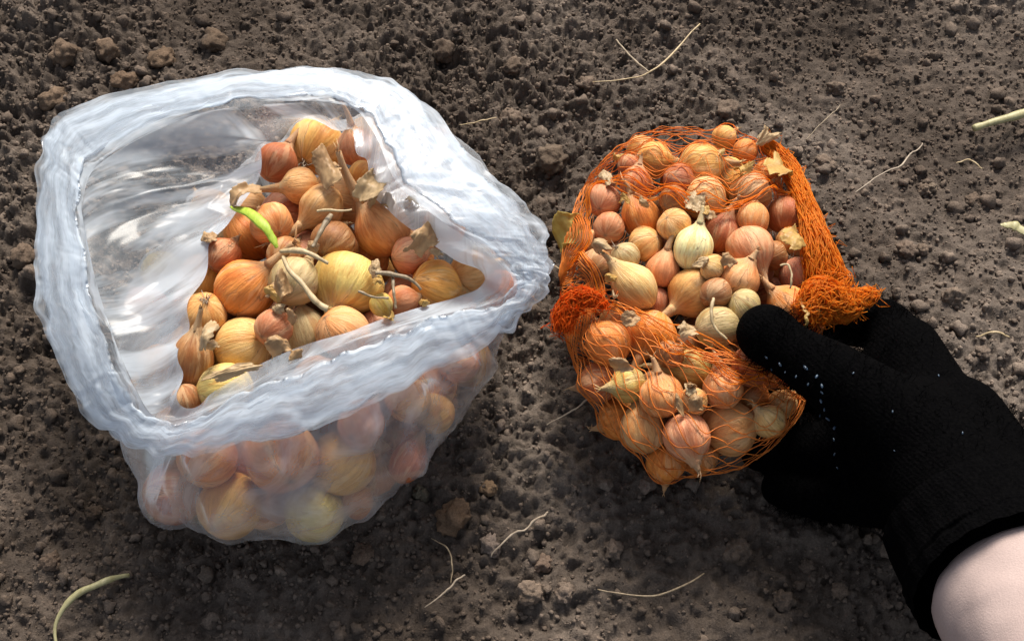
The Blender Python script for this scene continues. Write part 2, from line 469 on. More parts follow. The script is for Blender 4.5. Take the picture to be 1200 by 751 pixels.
# clods and pebbles one can point at: px, py, radius px, colour, label
G_CLOD = 'single clods on the soil'
CLODS = [
 (647, 184, 17, (.80, .76, .70), 'dark rounded clod between the two bags, above the yellow leaf'),
 (853, 131, 14, (1.0, .96, .92), 'smooth grey clod just behind the top of the net bag'),
 (968, 184, 11, (1.0, .95, .9), 'grey clod beside the papery skin at the net bag corner'),
 (531, 604, 19, (1.25, 1.05, .85), 'brown cube shaped clod in front of the clear bag'),
 (573, 632, 13, (1.35, 1.35, 1.4), 'pale grey knobbly pebble beside the brown cube shaped clod'),
 (620, 689, 15, (1.2, 1.15, 1.1), 'flat grey clod, the bigger of a pair in the front soil'),
 (663, 688, 11, (1.15, 1.12, 1.1), 'smaller grey clod of a pair in the front soil'),
 (424, 649, 13, (.95, .85, .78), 'round dull brown clod just in front of the clear bag'),
 (573, 570, 9, (1.3, 1.1, .85), 'small tan clod behind the pale knobbly pebble'),
 (492, 574, 10, (.8, .85, .75), 'dark greenish clod tucked under the side of the clear bag'),
 (636, 650, 10, (1.1, 1.0, .95), 'clod lying against the forked pale root'),
 (536, 667, 8, (1.0, .95, .9), 'small clod beside the thin curved root in front'),
 (1063, 292, 12, (1.05, 1.0, .97), 'round grey clod to the right of the gathered orange netting'),
 (1081, 290, 8, (1.1, 1.05, 1.0), 'small clod touching the round grey clod right of the netting'),
 (1087, 215, 8, (1.2, 1.15, 1.1), 'small pale clod below the wavy pale root'),
 (1096, 213, 6, (1.1, 1.1, 1.05), 'tiny pebble by the small pale clod under the wavy root'),
 (982, 95, 10, (1.0, .97, .93), 'small clod in the far soil behind the net bag'),
 (1028, 52, 13, (1.0, .95, .9), 'large crumbly clod in the far soil behind the hand'),
 (1145, 228, 9, (1.05, 1.0, .95), 'clod below the cut end of the thick pale stalk'),
 (1115, 350, 12, (.9, .87, .84), 'low clod beyond the black glove knuckle'),
 (1150, 415, 10, (.85, .82, .8), 'clod beside the back of the black glove'),
 (75, 62, 17, (.95, .86, .76), 'big crumbly brown clod behind the corner of the clear bag'),
 (125, 58, 14, (.98, .88, .77), 'crumbly tan clod next to the big brown clod'),
 (190, 66, 15, (1.1, .97, .82), 'rough clod behind the top rim of the clear bag'),
 (60, 110, 15, (1.1, .98, .84), 'brown clod beside the left corner of the clear bag rim'),
 (145, 92, 13, (1.15, 1.0, .85), 'tan clod nearly touching the clear bag rim'),
 (250, 45, 14, (1.0, .92, .82), 'rounded clod in the far soil behind the clear bag'),
 (520, 55, 13, (.9, .85, .8), 'dark clod in the far soil behind the clear bag shoulder'),
 (600, 75, 12, (.95, .9, .85), 'round clod to the left of the forked dry twig'),
 (690, 90, 11, (1.1, 1.05, 1.0), 'small clod at the end of the forked dry twig'),
 (600, 130, 12, (1.05, 1.0, .95), 'crumbly clod beyond the right shoulder of the clear bag'),
 (760, 565, 10, (1.1, 1.05, 1.05), 'small grey clod in front of the net bag'),
 (865, 645, 15, (.9, .88, .86), 'clod in deep shade in front of the net bag'),
 (950, 660, 9, (1.0, .97, .95), 'small clod in the shade in front of the glove'),
 (985, 690, 10, (1.0, .95, .9), 'rough clod in the shade near the pale sleeve'),
 (920, 700, 12, (.95, .92, .9), 'clod in the shade at the front of the bed'),
 (60, 660, 12, (.95, .88, .82), 'clod beside the bent green stem'),
 (110, 600, 10, (.9, .84, .78), 'low clod in the smooth soil left of the clear bag'),
 (720, 640, 11, (1.0, .97, .95), 'grey clod between the pair of clods and the net bag shade'),
 (30, 300, 14, (1.0, .93, .86), 'clod left of the clear bag beneath its rim'),
]
for k, (px, py, rp, col, lab) in enumerate(CLODS):
    p = at(px, py, 0.0); r = rp * mpp(p)
    gz = ground_z(p[0], p[1])
    v, f = lumpy(4, 50 + k * 3, .34, 1.7)
    v = v * (1 + .13 * fbm(v[:, 0] * 5, v[:, 1] * 5, v[:, 2] * 5 + k, 4))[:, None]
    c = link('soil_clod', fastmesh('soil_clod', v * r, f, M_CLOD))
    c.location = (p[0], p[1], gz + .25 * r); c.rotation_euler = (0, 0, rng.uniform(0, 6.28))
    c.color = (*col, 1)
    tag(c, lab, 'soil clod', G_CLOD)

# ------------------------------------------------------------------ piles of onions
class Pile:
    def __init__(s, px, py, zc, a, b, c, rot):
        s.c = at(px, py, zc); s.ax = np.array([a, b, c])
        s.R = np.array([[math.cos(rot), -math.sin(rot), 0], [math.sin(rot), math.cos(rot), 0], [0, 0, 1]])
        s.sph = []                                     # centre, radius
    def hit(s, px, py, grow):
        ax = s.ax + grow
        d = (s.R.T @ ray(px, py)) / ax; o = (s.R.T @ (CAM - s.c)) / ax
        A, B, C = d @ d, o @ d, o @ o - 1
        q = B * B - A * C
        t = (-B - math.sqrt(q)) / A if q > 0 else -B / A
        p = o + d * t
        if q <= 0: p = p / np.linalg.norm(p)
        return s.R @ (p * ax) + s.c
    def rad(s, D, grow):                               # ellipsoid distance along unit directions
        return 1 / np.linalg.norm((D @ s.R) / (s.ax + grow), axis=-1)
    def wrap(s, D, pad, floor=0.93):
        r = s.rad(D, 0) * floor
        for c, q in s.sph:
            q = q + pad; w = c - s.c
            b = D @ w; disc = b * b - (w @ w - q * q)
            r = np.where(disc > 0, np.maximum(r, b + np.sqrt(np.maximum(disc, 0))), r)
        return r
BAG = Pile(378, 364, .056, .108, .152, .060, RAD(-24))
NET = Pile(808, 338, .044, .084, .130, .046, RAD(0))

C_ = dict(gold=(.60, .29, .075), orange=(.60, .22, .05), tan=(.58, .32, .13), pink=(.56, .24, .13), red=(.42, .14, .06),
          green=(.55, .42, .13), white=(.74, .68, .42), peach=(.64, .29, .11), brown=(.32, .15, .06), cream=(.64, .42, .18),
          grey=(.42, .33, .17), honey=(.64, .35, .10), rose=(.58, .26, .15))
# px, py, radius px, neck dx, neck dy, neck toward camera, neck length (in radii), elongation, colour, roots, label
BAG_ONIONS = [
 (370, 163, 33, .3, -.6, -.6, .3, 1.0, 'honey', 1, 'golden onion with a greyish peeling jacket at the top of the clear bag'),
 (324, 191, 25, .5, -1, -.5, .8, .95, 'red', 0, 'reddish brown onion against the film beside the grey jacketed golden onion'),
 (352, 216, 21, -1, .12, .1, 1.6, 1.0, 'tan', 0, 'tan onion lying with its long neck against the film'),
 (377, 238, 26, -.9, .85, .25, 1.5, 1.05, 'tan', 0, 'tan onion with its orange neck slanting down past the sprouted onion'),
 (315, 258, 25, -.5, -.5, -.7, .3, 1.0, 'peach', 0, 'pale peach onion behind the green sprout'),
 (292, 276, 27, -.6, -.8, .1, .3, 1.15, 'orange', 0, 'orange onion with a bright green sprout along its side'),
 (448, 268, 33, -.62, -.85, .3, 1.7, 1.0, 'peach', 0, 'large peach onion with a thick pink neck and cracked skin'),
 (513, 332, 29, .8, .2, -.5, .5, 1.0, 'gold', 0, 'yellow brown onion in the narrow corner of the clear bag mouth'),
 (404, 330, 39, -.3, .7, .4, .15, .95, 'green', 0, 'biggest yellow green onion in the middle of the clear bag'),
 (285, 339, 36, 1, -.85, .25, .85, 1.0, 'orange', 0, 'round bright orange onion with its neck toward the dry stalk'),
 (238, 325, 27, .2, -1, -.3, .4, 1.05, 'gold', 0, 'yellow orange onion half behind the film, beside the bright orange one'),
 (241, 369, 27, -.2, .5, -.6, .3, 1.0, 'tan', 1, 'tan onion with a pale root tuft, below the bright orange one'),
 (283, 405, 36, -.9, .3, -.3, .4, .95, 'cream', 0, 'onion with striped peeling tan skin and a raised skin edge'),
 (320, 384, 22, .4, -.4, -.6, .4, 1.0, 'pink', 0, 'small pinkish onion behind the striped peeling onion'),
 (356, 392, 30, -.25, -1, .1, .8, 1.05, 'grey', 0, 'greyish green onion between the peeling onion and the front film'),
 (402, 390, 32, .6, .6, -.6, .3, 1.0, 'peach', 0, 'smooth peach onion partly under the front rim of the film'),
 (345, 327, 29, .3, -.6, -.5, .4, 1.0, 'grey', 0, 'dull green onion in shade behind the forked dry stalk'),
 (224, 425, 25, .2, -1, .2, .9, 1.3, 'brown', 0, 'long brownish onion standing at the film edge with a frayed neck'),
 (262, 458, 33, -1, .2, -.2, .4, .95, 'green', 0, 'greenish tan onion low in the corner of the bag mouth'),
 (217, 470, 17, .2, 1, -.2, .3, 1.2, 'brown', 0, 'dark brown onion end in the lowest corner of the bag mouth'),
 (472, 352, 18, .8, -.2, -.4, .4, 1.0, 'pink', 0, 'small pink brown onion by the grey twigs'),
 (447, 357, 14, .4, .6, -.2, .4, 1.0, 'green', 0, 'smallest greenish onion under the grey twigs'),
 (416, 172, 20, -.15, -1, .35, 1.1, 1.1, 'pink', 0, 'slim pinkish onion pointing up beside the golden one at the top'),
 (428, 203, 19, .6, -.6, -.4, .4, 1.0, 'gold', 0, 'small golden onion above the large peach onion'),
 (480, 300, 22, .8, -.2, -.5, .4, 1.0, 'pink', 0, 'pinkish onion under the loose triangular brown skin'),
 (258, 300, 20, .4, -.6, -.5, .2, 1.1, 'red', 0, 'reddish onion squeezed between the film and the sprouted onion'),
 (552, 318, 25, .9, -.3, -.3, .5, 1.0, 'tan', 0, 'tan onion beneath the film in the narrow corner of the bag'),
 (586, 338, 22, 1, .2, -.2, .5, 1.0, 'pink', 0, 'pink onion showing through the film at the right tip of the bag'),
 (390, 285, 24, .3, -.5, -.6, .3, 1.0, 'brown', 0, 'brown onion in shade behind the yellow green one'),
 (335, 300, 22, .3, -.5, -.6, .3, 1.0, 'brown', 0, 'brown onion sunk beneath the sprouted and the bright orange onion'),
 # behind the film of the front and the sides
 (331, 537, 41, -.3, -.5, -.6, .2, 1.0, 'orange', 0, 'big orange onion glowing through the front film'),
 (240, 545, 33, .5, -.5, -.6, .2, 1.0, 'orange', 0, 'orange onion behind the front film, nearest the left corner'),
 (267, 590, 38, .3, -.5, -.6, .2, 1.0, 'honey', 0, 'yellow onion at the foot of the bag behind the front film'),
 (404, 540, 38, -.8, .8, .1, 1.0, 1.0, 'honey', 0, 'golden onion with its neck pointing down, behind the front film'),
 (368, 602, 33, .4, -.5, -.6, .2, 1.0, 'green', 0, 'greenish onion at the foot of the bag behind the front film'),
 (425, 505, 28, .3, -.5, -.6, .2, 1.0, 'rose', 0, 'pink onion behind the film under the front rim'),
 (478, 540, 20, .5, -1, -.1, .4, 1.4, 'red', 0, 'small dark red onion behind the film on the right flank'),
 (508, 484, 24, .5, -.5, -.6, .2, 1.0, 'honey', 0, 'yellow onion behind the film on the right flank'),
 (418, 588, 20, .5, -.5, -.6, .2, 1.0, 'orange', 0, 'small orange onion low on the right flank behind the film'),
 (538, 424, 24, .5, -.5, -.6, .2, 1.0, 'rose', 0, 'pink onion behind the film below the right tip of the rim'),
 (480, 470, 26, .5, -.5, -.6, .2, 1.0, 'tan', 0, 'tan onion behind the film under the front rim'),
 (170, 362, 27, -.5, -.5, -.4, .2, 1.0, 'rose', 0, 'pink onion veiled by the film on the left side of the bag'),
 (185, 318, 24, -.5, -.5, -.4, .2, 1.0, 'green', 0, 'pale green onion veiled by the film on the left side of the bag'),
 (188, 430, 26, -.5, .3, -.4, .2, 1.0, 'tan', 0, 'tan onion veiled by the film near the lower left of the mouth'),
 (205, 500, 26, -.5, .3, -.4, .2, 1.0, 'gold', 0, 'golden onion veiled by the film under the left rim'),
 (240, 240, 24, -.5, -.5, -.4, .2, 1.0, 'tan', 0, 'tan onion veiled by the film beside the reddish onion'),
 (470, 205, 26, .5, -.5, -.5, .2, 1.0, 'tan', 0, 'tan onion under the broad white film shoulder'),
 (520, 265, 25, .5, -.5, -.5, .2, 1.0, 'peach', 0, 'peach onion under the broad white film shoulder'),
]
NET_ONIONS = [
 (708, 235, 18, .3, -.5, -.7, .2, 1.0, 'rose', 0, 'round pink onion at the left end of the open net mouth, upper of two'),
 (714, 267, 17, .3, -.5, -.7, .2, 1.0, 'rose', 0, 'round pink onion at the left end of the open net mouth, lower of two'),
 (751, 256, 21, -.4, -1, .1, .5, 1.2, 'orange', 0, 'orange teardrop onion with its tip pointing away from the hand'),
 (757, 287, 19, -.7, .4, -.6, .3, .95, 'tan', 0, 'tan onion with fine pale stripes above the long cream one'),
 (766, 184, 20, .9, .1, -.1, 1.1, 1.0, 'honey', 1, 'yellow onion with a pink neck under the back netting'),
 (823, 162, 23, .9, -.1, -.2, .5, 1.0, 'honey', 0, 'golden onion at the very top of the net bag'),
 (849, 160, 13, .5, -.3, -.3, .4, 1.0, 'honey', 0, 'small golden onion leaning on the one at the top of the net'),
 (877, 168, 14, .5, -.3, -.4, .4, 1.0, 'orange', 0, 'small orange onion under the netting beside the papery skin'),
 (824, 216, 24, -.8, -.2, -.4, .4, .95, 'tan', 0, 'tan onion wrapped in orange threads above the white onion'),
 (853, 208, 21, .5, .9, .1, .5, 1.1, 'honey', 0, 'yellow onion with a greenish tip pointing to the open mouth'),
 (888, 215, 23, .6, -.3, -.4, .3, 1.0, 'brown', 0, 'dull brown onion with a golden skin flake on its side'),
 (924, 250, 20, .2, -.8, -.4, .4, 1.0, 'red', 0, 'orange red onion next to the gathered netting'),
 (889, 285, 25, .3, .7, .2, .7, 1.0, 'rose', 0, 'speckled rose onion with its brown neck hanging over the peach one'),
 (882, 257, 19, .2, -1, -.4, .3, 1.0, 'peach', 0, 'peach onion behind the speckled rose one'),
 (845, 274, 20, .4, -1, .1, .6, 1.15, 'red', 0, 'red brown onion with a pointed tip beside the white one'),
 (812, 287, 21, .25, -1, .1, .7, 1.15, 'white', 0, 'creamy white pear shaped onion in the open net mouth'),
 (791, 263, 19, .5, .4, -.6, .3, .95, 'tan', 0, 'brown striped onion left of the white pear shaped one'),
 (835, 314, 13, .5, .3, -.3, .3, 1.0, 'cream', 0, 'small pale cream onion below the white pear shaped one'),
 (866, 327, 23, .5, -.8, .1, .3, 1.0, 'peach', 0, 'smooth peach onion above the thumb of the glove'),
 (778, 317, 20, .2, -1, .2, 1.1, 1.0, 'pink', 0, 'pink onion with a torn skin and its neck upright'),
 (811, 342, 27, -.9, .7, .3, 1.1, .95, 'tan', 0, 'tan onion with a frayed neck slanting down in the net mouth'),
 (743, 335, 22, -.8, -.85, .1, .5, 1.35, 'cream', 0, 'long cream coloured onion lying slantwise in the net mouth'),
 (697, 313, 20, .5, -.5, -.5, .2, 1.0, 'brown', 0, 'dark brown onion above the orange tuft'),
 (873, 358, 18, .5, .5, -.3, .3, 1.0, 'grey', 0, 'dull greyish onion beside the tip of the glove thumb'),
 (841, 384, 23, .8, -.1, -.2, .4, 1.05, 'grey', 0, 'greenish grey onion just left of the glove thumb'),
 (934, 322, 20, .3, .8, .1, .4, 1.0, 'rose', 1, 'rose onion with pale dry roots beside the gathered netting'),
 (924, 360, 22, -.6, -.6, .1, .5, 1.1, 'orange', 0, 'orange onion above the glove thumb'),
 (927, 284, 16, .4, .5, -.2, .3, 1.1, 'tan', 0, 'tan onion between the speckled rose one and the gathered netting'),
 (945, 278, 13, .2, 1, .1, .6, 1.3, 'rose', 0, 'slim pale pink onion against the gathered netting'),
 (762, 391, 28, -.5, 1, .3, 1.2, .95, 'orange', 0, 'orange onion with a stout neck pointing down under the netting'),
 (809, 433, 23, -1, -.1, .1, .8, 1.15, 'green', 0, 'yellowish onion lying with its neck to the left under the netting'),
 (737, 451, 20, -.8, .1, .2, .3, 1.0, 'green', 0, 'yellow green onion with a small root end under the netting'),
 (774, 472, 24, -.2, -1, .1, .5, 1.0, 'peach', 0, 'smooth round peach onion low in the net'),
 (804, 511, 27, .2, .7, .3, .15, 1.0, 'rose', 1, 'pink onion showing its dark root end at the foot of the net'),
 (757, 502, 26, -.2, -1, -.2, .3, 1.1, 'tan', 0, 'dull tan onion left of the pink one at the foot of the net'),
 (857, 500, 30, .8, -.3, .1, .3, .95, 'tan', 0, 'large tan onion with a dark bruise low in the net'),
 (848, 459, 23, -.2, -1, -.1, .4, 1.0, 'peach', 0, 'peach onion above the large bruised tan one'),
 (898, 494, 18, -.4, -.4, .2, .3, 1.0, 'cream', 0, 'pale cream onion beside the large bruised tan one'),
 (917, 473, 16, .5, -.4, -.3, .3, 1.0, 'tan', 0, 'small tan onion in the net next to the glove fingers'),
 (710, 404, 26, -.4, -.6, -.3, .3, 1.05, 'orange', 0, 'orange brown onion under dense netting by the orange tuft'),
 (725, 490, 23, -.5, .3, -.4, .3, 1.0, 'orange', 0, 'dull orange onion at the shaded left edge of the net'),
 (702, 446, 22, -.6, .2, -.4, .3, 1.0, 'red', 0, 'dark orange onion in shade under the left netting'),
 (780, 540, 22, 0, .8, -.3, .2, 1.0, 'orange', 0, 'dark orange onion at the lowest point of the net'),
 (812, 474, 15, .5, -.3, -.3, .3, 1.0, 'tan', 0, 'small tan onion between the round peach and the bruised one'),
 (743, 212, 17, .2, -1, -.1, .4, 1.1, 'red', 0, 'red onion under the back netting behind the orange teardrop'),
 (798, 192, 17, .8, .2, -.2, .4, 1.0, 'red', 0, 'red brown onion under the netting below the golden top one'),
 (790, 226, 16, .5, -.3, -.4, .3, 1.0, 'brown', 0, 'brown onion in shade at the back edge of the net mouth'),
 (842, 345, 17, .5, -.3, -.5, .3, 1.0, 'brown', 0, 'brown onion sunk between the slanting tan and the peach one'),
 (722, 375, 19, .5, -.3, -.5, .3, 1.0, 'tan', 0, 'tan onion under the netting beneath the long cream one'),
 (733, 301, 16, .5, .5, -.3, .5, 1.0, 'grey', 1, 'greenish onion with pale roots left of the striped tan one'),
 (880, 430, 22, .5, -.3, -.5, .3, 1.0, 'red', 0, 'dark red onion under the netting below the thumb'),
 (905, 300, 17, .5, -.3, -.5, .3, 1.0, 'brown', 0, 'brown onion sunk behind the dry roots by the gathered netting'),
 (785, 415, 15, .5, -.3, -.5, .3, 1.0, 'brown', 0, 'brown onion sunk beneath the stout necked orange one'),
 (905, 195, 16, .5, -.3, -.5, .3, 1.0, 'orange', 0, 'orange onion under the netting at the far corner of the bag'),
 (735, 190, 13, .5, -.3, -.5, .3, 1.0, 'red', 0, 'small red onion at the far left of the back netting'),
]

def layout(pile, rows, nfill, rfill, grow=1.0):
    hero = []
    for row in rows:
        px, py, rp = row[0], row[1], row[2] * grow
        p = pile.hit(px, py, -.010)
        r = rp * mpp(p)
        p = pile.hit(px, py, -r + (.005 if pile is NET and row[2] >= 23 else 0))
        r = rp * mpp(p)
        hero.append([p, r, ray(px, py)])
    fill = []
    while len(fill) < nfill:
        q = rng.uniform(-1, 1, 3)
        if np.linalg.norm(q) > .95: continue
        r = rng.uniform(*rfill)
        p = pile.R @ (q * (pile.ax - r)) + pile.c
        if p[2] < r: p[2] = r
        fill.append([p, r, None])
    allp = hero + fill
    P = np.array([a[0] for a in allp]); Rr = np.array([a[1] for a in allp])
    nh = len(hero); D = np.array([a[2] if a[2] is not None else (0, 0, 0) for a in allp])
    P0 = P.copy()
    for it in range(160):
        df = P[:, None] - P[None]; di = np.linalg.norm(df, axis=-1) + np.eye(len(P))
        ov = (Rr[:, None] + Rr[None]) * .95 - di; np.fill_diagonal(ov, -1)
        ov = np.maximum(ov, 0)
        w = np.ones(len(P)); w[nh:] = 1.0
        push = (df / di[..., None] * (ov * .5)[..., None])
        mv = push.sum(1)
        # picked onions slide mostly along the line of sight, buried ones freely
        along = (mv * D).sum(1)[:, None] * D
        mv[:nh] = along[:nh] + .22 * (mv[:nh] - along[:nh])
        P += .5 * mv
        # keep inside the sack
        q = ((P - pile.c) @ pile.R) / (pile.ax - np.minimum(Rr, pile.ax.min() * .8)[:, None])
        l = np.linalg.norm(q, axis=1); out = l > 1.0
        tgt = (q / np.maximum(l, 1e-9)[:, None] * (pile.ax - np.minimum(Rr, pile.ax.min() * .8)[:, None])) @ pile.R.T + pile.c
        k = np.where(np.arange(len(P)) < nh, .12, .5)
        P[out] += (k[:, None] * (tgt - P))[out]
        P[:nh] += .06 * (P0[:nh] - P[:nh] - ((P0[:nh] - P[:nh]) * D[:nh]).sum(1)[:, None] * D[:nh])
        P[:, 2] = np.maximum(P[:, 2], Rr * .96 + .001)
    pile.sph = [(P[i], Rr[i]) for i in range(len(P))]
    return P[:nh], Rr[:nh], P[nh:], Rr[nh:]

PROF = np.array([(-.97, .0), (-.955, .12), (-.90, .34), (-.70, .70), (-.38, .93), (0, 1.0), (.34, .935), (.60, .785), (.82, .56), (.98, .375), (1.14, .26), (1.34, .20)])
def bulb_mesh(r, elong, seed, nseg=26, nring=20):
    pr = spline(PROF, nring)
    pr[:, 1] = np.maximum(pr[:, 1], 0); pr[0, 1] = .02; pr[-1, 1] = .02
    a = np.linspace(0, 2 * math.pi, nseg, endpoint=False)
    A, T = np.meshgrid(a, np.arange(nring), indexing='ij')
    x = np.cos(A) * pr[T, 1]; y = np.sin(A) * pr[T, 1]; z = pr[T, 0] * elong
    lump = 1 + .07 * noise3(x * 1.3 + seed, y * 1.3, z * 1.3) + .018 * noise3(np.cos(A) * 4 + seed, np.sin(A) * 4, z * .8)
    V = np.stack([x * lump * (1 + .05 * math.sin(seed * 3)), y * lump, z * lump], -1).reshape(-1, 3) * r
    sk = np.stack([np.cos(A), np.sin(A), T / (nring - 1.0)], -1).reshape(-1, 3)
    me = fastmesh('bulb', V, gridfaces(nseg, nring, True), M_ONION)
    att = me.attributes.new('skinco', 'FLOAT_VECTOR', 'POINT')
    att.data.foreach_set('vector', sk.astype(np.float32).ravel())
    return me
def neck_mesh(r, elong, length, seed):
    n = 9; k = 10
    rs = np.random.default_rng(int(seed * 100) + 5)
    b = rs.uniform(-.5, .5, 2) * min(length, 1.2)
    t = np.linspace(0, 1, n)
    pts = np.stack([b[0] * t ** 2 * .6, b[1] * t ** 2 * .6, 1.12 * elong + t * (length + .2)], -1) * r
    rad = (.11 * (1 - t) ** 2 + .215 - .085 * t) * r
    m = MB()
    m.tube(pts, rad, k, flat=.72, twist=.12)
    nv0 = m.n
    # frayed dry end
    end = pts[-1]; dirv = pts[-1] - pts[-2]; dirv = dirv / np.linalg.norm(dirv)
    for q in range(4):
        w = dirv + rs.normal(size=3) * .45; w /= np.linalg.norm(w)
        L = rs.uniform(.18, .42) * r
        m.tube([end - dirv * .05 * r + rs.normal(size=3) * .04 * r, end + w * L * .5, end + (w + rs.normal(size=3) * .3) * L], [.07 * r, .05 * r, .012 * r], 4, flat=.35)
    me = m.mesh('neck', M_NECK)
    sk = np.zeros((len(me.vertices), 3), np.float32)
    sk[:, 2] = .9
    i = np.arange(nv0)
    sk[:nv0, 0] = np.cos(2 * math.pi * (i % k) / k); sk[:nv0, 1] = np.sin(2 * math.pi * (i % k) / k); sk[:nv0, 2] = .72 + .5 * (i // k) / n
    att = me.attributes.new('skinco', 'FLOAT_VECTOR', 'POINT'); att.data.foreach_set('vector', sk.ravel())
    return me
def root_mesh(r, elong, seed):
    rs = np.random.default_rng(int(seed * 77) + 2)
    m = MB()
    for q in range(11):
        w = np.array([rs.normal() * .55, rs.normal() * .55, -1]); w /= np.linalg.norm(w)
        p = np.array([rs.normal() * .07, rs.normal() * .07, -.93 * elong]) * r
        L = rs.uniform(.2, .5) * r
        m.tube([p, p + w * L * .5, p + w * L * .8 + rs.normal(size=3) * .16 * r], [.03 * r, .022 * r, .012 * r], 4)
    return m.mesh('root_tuft', M_ROOT)
def place_onion(p, r, axis, length, elong, col, roots, seed, label, group):
    o = thing('onion', label, 'onion', p, group)
    q = Vector(axis).normalized().to_track_quat('Z', 'Y')
    o.rotation_mode = 'QUATERNION'; o.rotation_quaternion = q
    k_ = random.uniform(1.0, 1.22)
    c = (min(.85, col[0] * k_ * 1.04), col[1] * k_, col[2] * k_ * random.uniform(.8, 1.0), 1)
    b = link('bulb', bulb_mesh(r, elong, seed), o); b.color = c
    if length > .05:
        n = link('neck', neck_mesh(r, elong, length, seed), o); n.color = c
    if roots: link('root_tuft', root_mesh(r, elong, seed), o)
    return o
def plant(pile, rows, nfill, rfill, group, filllabel):
    P, Rr, FP, FR = layout(pile, rows, nfill, rfill, 1.1 if pile is NET else 1.03)
    made = []
    for i, row in enumerate(rows):
        px, py, rp, dx, dy, dt, ln, el, cn, rt, lab = row
        ax = RGT * dx - UPV * dy - FWD * dt
        made.append(place_onion(P[i], Rr[i], ax, ln, el, C_[cn], rt, i * 1.37 + len(rows), lab, group))
    names = ['gold', 'orange', 'tan', 'pink', 'red', 'peach', 'brown', 'brown', 'rose', 'honey']
    for i in range(len(FP)):
        o = thing('onion', filllabel, 'onion', FP[i], group + ', deep in the heap')
        o.rotation_mode = 'QUATERNION'
        o.rotation_quaternion = Vector(rng.normal(size=3)).normalized().to_track_quat('Z', 'Y')
        b = link('bulb', bulb_mesh(FR[i] * .98, 1.0, i * 2.1, 18, 14), o); b.color = (*C_[random.choice(names)], 1)
    return P, Rr
BP, BR = plant(BAG, BAG_ONIONS, 58, (.013, .018), 'onions in the clear bag', 'onion buried in the clear bag, only a scrap of it showing between others')
NP_, NR = plant(NET, NET_ONIONS, 52, (.0085, .0115), 'onions in the orange net', 'onion buried in the orange net, only a scrap of it showing between others')

# ------------------------------------------------------------------ the clear bag
# matching points round the mouth: outer rim px,py,z | inner edge of the rolled rim px,py,z | where the film meets the onions px,py
RIM = [
 (75, 140, .118, 122, 188, .122, 296, 196),
 (200, 100, .128, 225, 136, .132, 312, 160),
 (320, 85, .132, 325, 122, .136, 345, 132),
 (420, 84, .132, 405, 124, .136, 402, 140),
 (490, 118, .130, 438, 156, .136, 424, 170),
 (555, 190, .126, 466, 216, .132, 446, 222),
 (610, 245, .120, 516, 258, .128, 496, 262),
 (641, 295, .112, 572, 296, .118, 548, 300),
 (638, 335, .104, 602, 330, .110, 580, 330),
 (596, 378, .098, 580, 354, .105, 552, 346),
 (520, 428, None, 505, 372, None, 496, 362),
 (420, 474, None, 418, 398, None, 422, 386),
 (320, 508, None, 330, 432, None, 330, 418),
 (225, 528, None, 245, 478, None, 252, 458),
 (150, 520, .088, 185, 490, .100, 212, 488),
 (95, 465, .092, 152, 440, .108, 205, 440),
 (55, 380, .100, 128, 380, .112, 210, 385),
 (43, 290, .106, 108, 310, .116, 232, 310),
 (48, 200, .112, 98, 235, .120, 266, 238),
]
NK = 760
def pt(px, py, z, grow):
    return at(px, py, z) if z is not None else BAG.hit(px, py, grow)
O3 = spline([pt(r[0], r[1], r[2], .010) for r in RIM], NK, True)
I3 = spline([pt(r[3], r[4], r[5], .012) for r in RIM], NK, True)
N3 = spline([BAG.hit(r[6], r[7], .003) for r in RIM], NK, True)
th = np.linspace(0, 2 * math.pi, NK, endpoint=False)
# wall: from under the heap, up round the onions, to the line where the film meets them
dN = N3 - BAG.c
el1 = np.arctan2(dN[:, 2], np.hypot(dN[:, 0], dN[:, 1])); az = np.unwrap(np.arctan2(dN[:, 1], dN[:, 0]))
NS = 56
s = np.linspace(0, 1, NS)
EL = RAD(-75) + (el1[:, None] - RAD(-75)) * s[None]
AZ = np.repeat(az[:, None], NS, 1)
D = np.stack([np.cos(EL) * np.cos(AZ), np.cos(EL) * np.sin(AZ), np.sin(EL)], -1)
Rw = BAG.wrap(D, .0012, .95)
Rt = Rw.copy()
for _ in range(14):                                    # pull the film taut between the onions
    Rt = (Rt + np.roll(Rt, 1, 0) + np.roll(Rt, -1, 0) + np.roll(Rt, 3, 0) + np.roll(Rt, -3, 0)) / 5
    Rt[:, 1:-1] = (Rt[:, :-2] + Rt[:, 1:-1] * 2 + Rt[:, 2:]) / 4
    Rt = np.maximum(Rt, Rw)
cre = np.abs(fbm(np.cos(AZ) * 5 + 2 * EL, np.sin(AZ) * 5, EL * 2.2, 4))
Rt = Rt + .0016 * (1 - np.clip(cre * 2.2, 0, 1)) * np.clip(np.sin(s * math.pi), 0, 1)[None]
wc = cells(AZ * 7 + EL * 2.2 + .5 * noise3(AZ * 6, EL * 6, 0 * EL), EL * 4 - AZ * 1.3, 17)[0] - .5
Rt = Rt - .0022 * wc * np.clip(np.sin(s * math.pi), 0, 1)[None]
Rt = np.maximum(Rt, Rw - .0006)
W = BAG.c + D * Rt[..., None]
W[..., 2] = np.maximum(W[..., 2], .0015)
Nn = W[:, -1]
def filmco(n, m, s0, s1, ku, kv):
    q = np.linspace(s0, s1, m)
    A = np.repeat(th[:, None], m, 1); Q = np.repeat(q[None], n, 0)
    return np.stack([np.cos(A) * ku, np.sin(A) * ku, Q * kv], -1)
def add_film(name, G, co, parent, mat):
    me = fastmesh(name, G.reshape(-1, 3), gridfaces(G.shape[0], G.shape[1], True), mat)
    att = me.attributes.new('filmco', 'FLOAT_VECTOR', 'POINT'); att.data.foreach_set('vector', co.astype(np.float32).ravel())
    return link(name, me, parent)
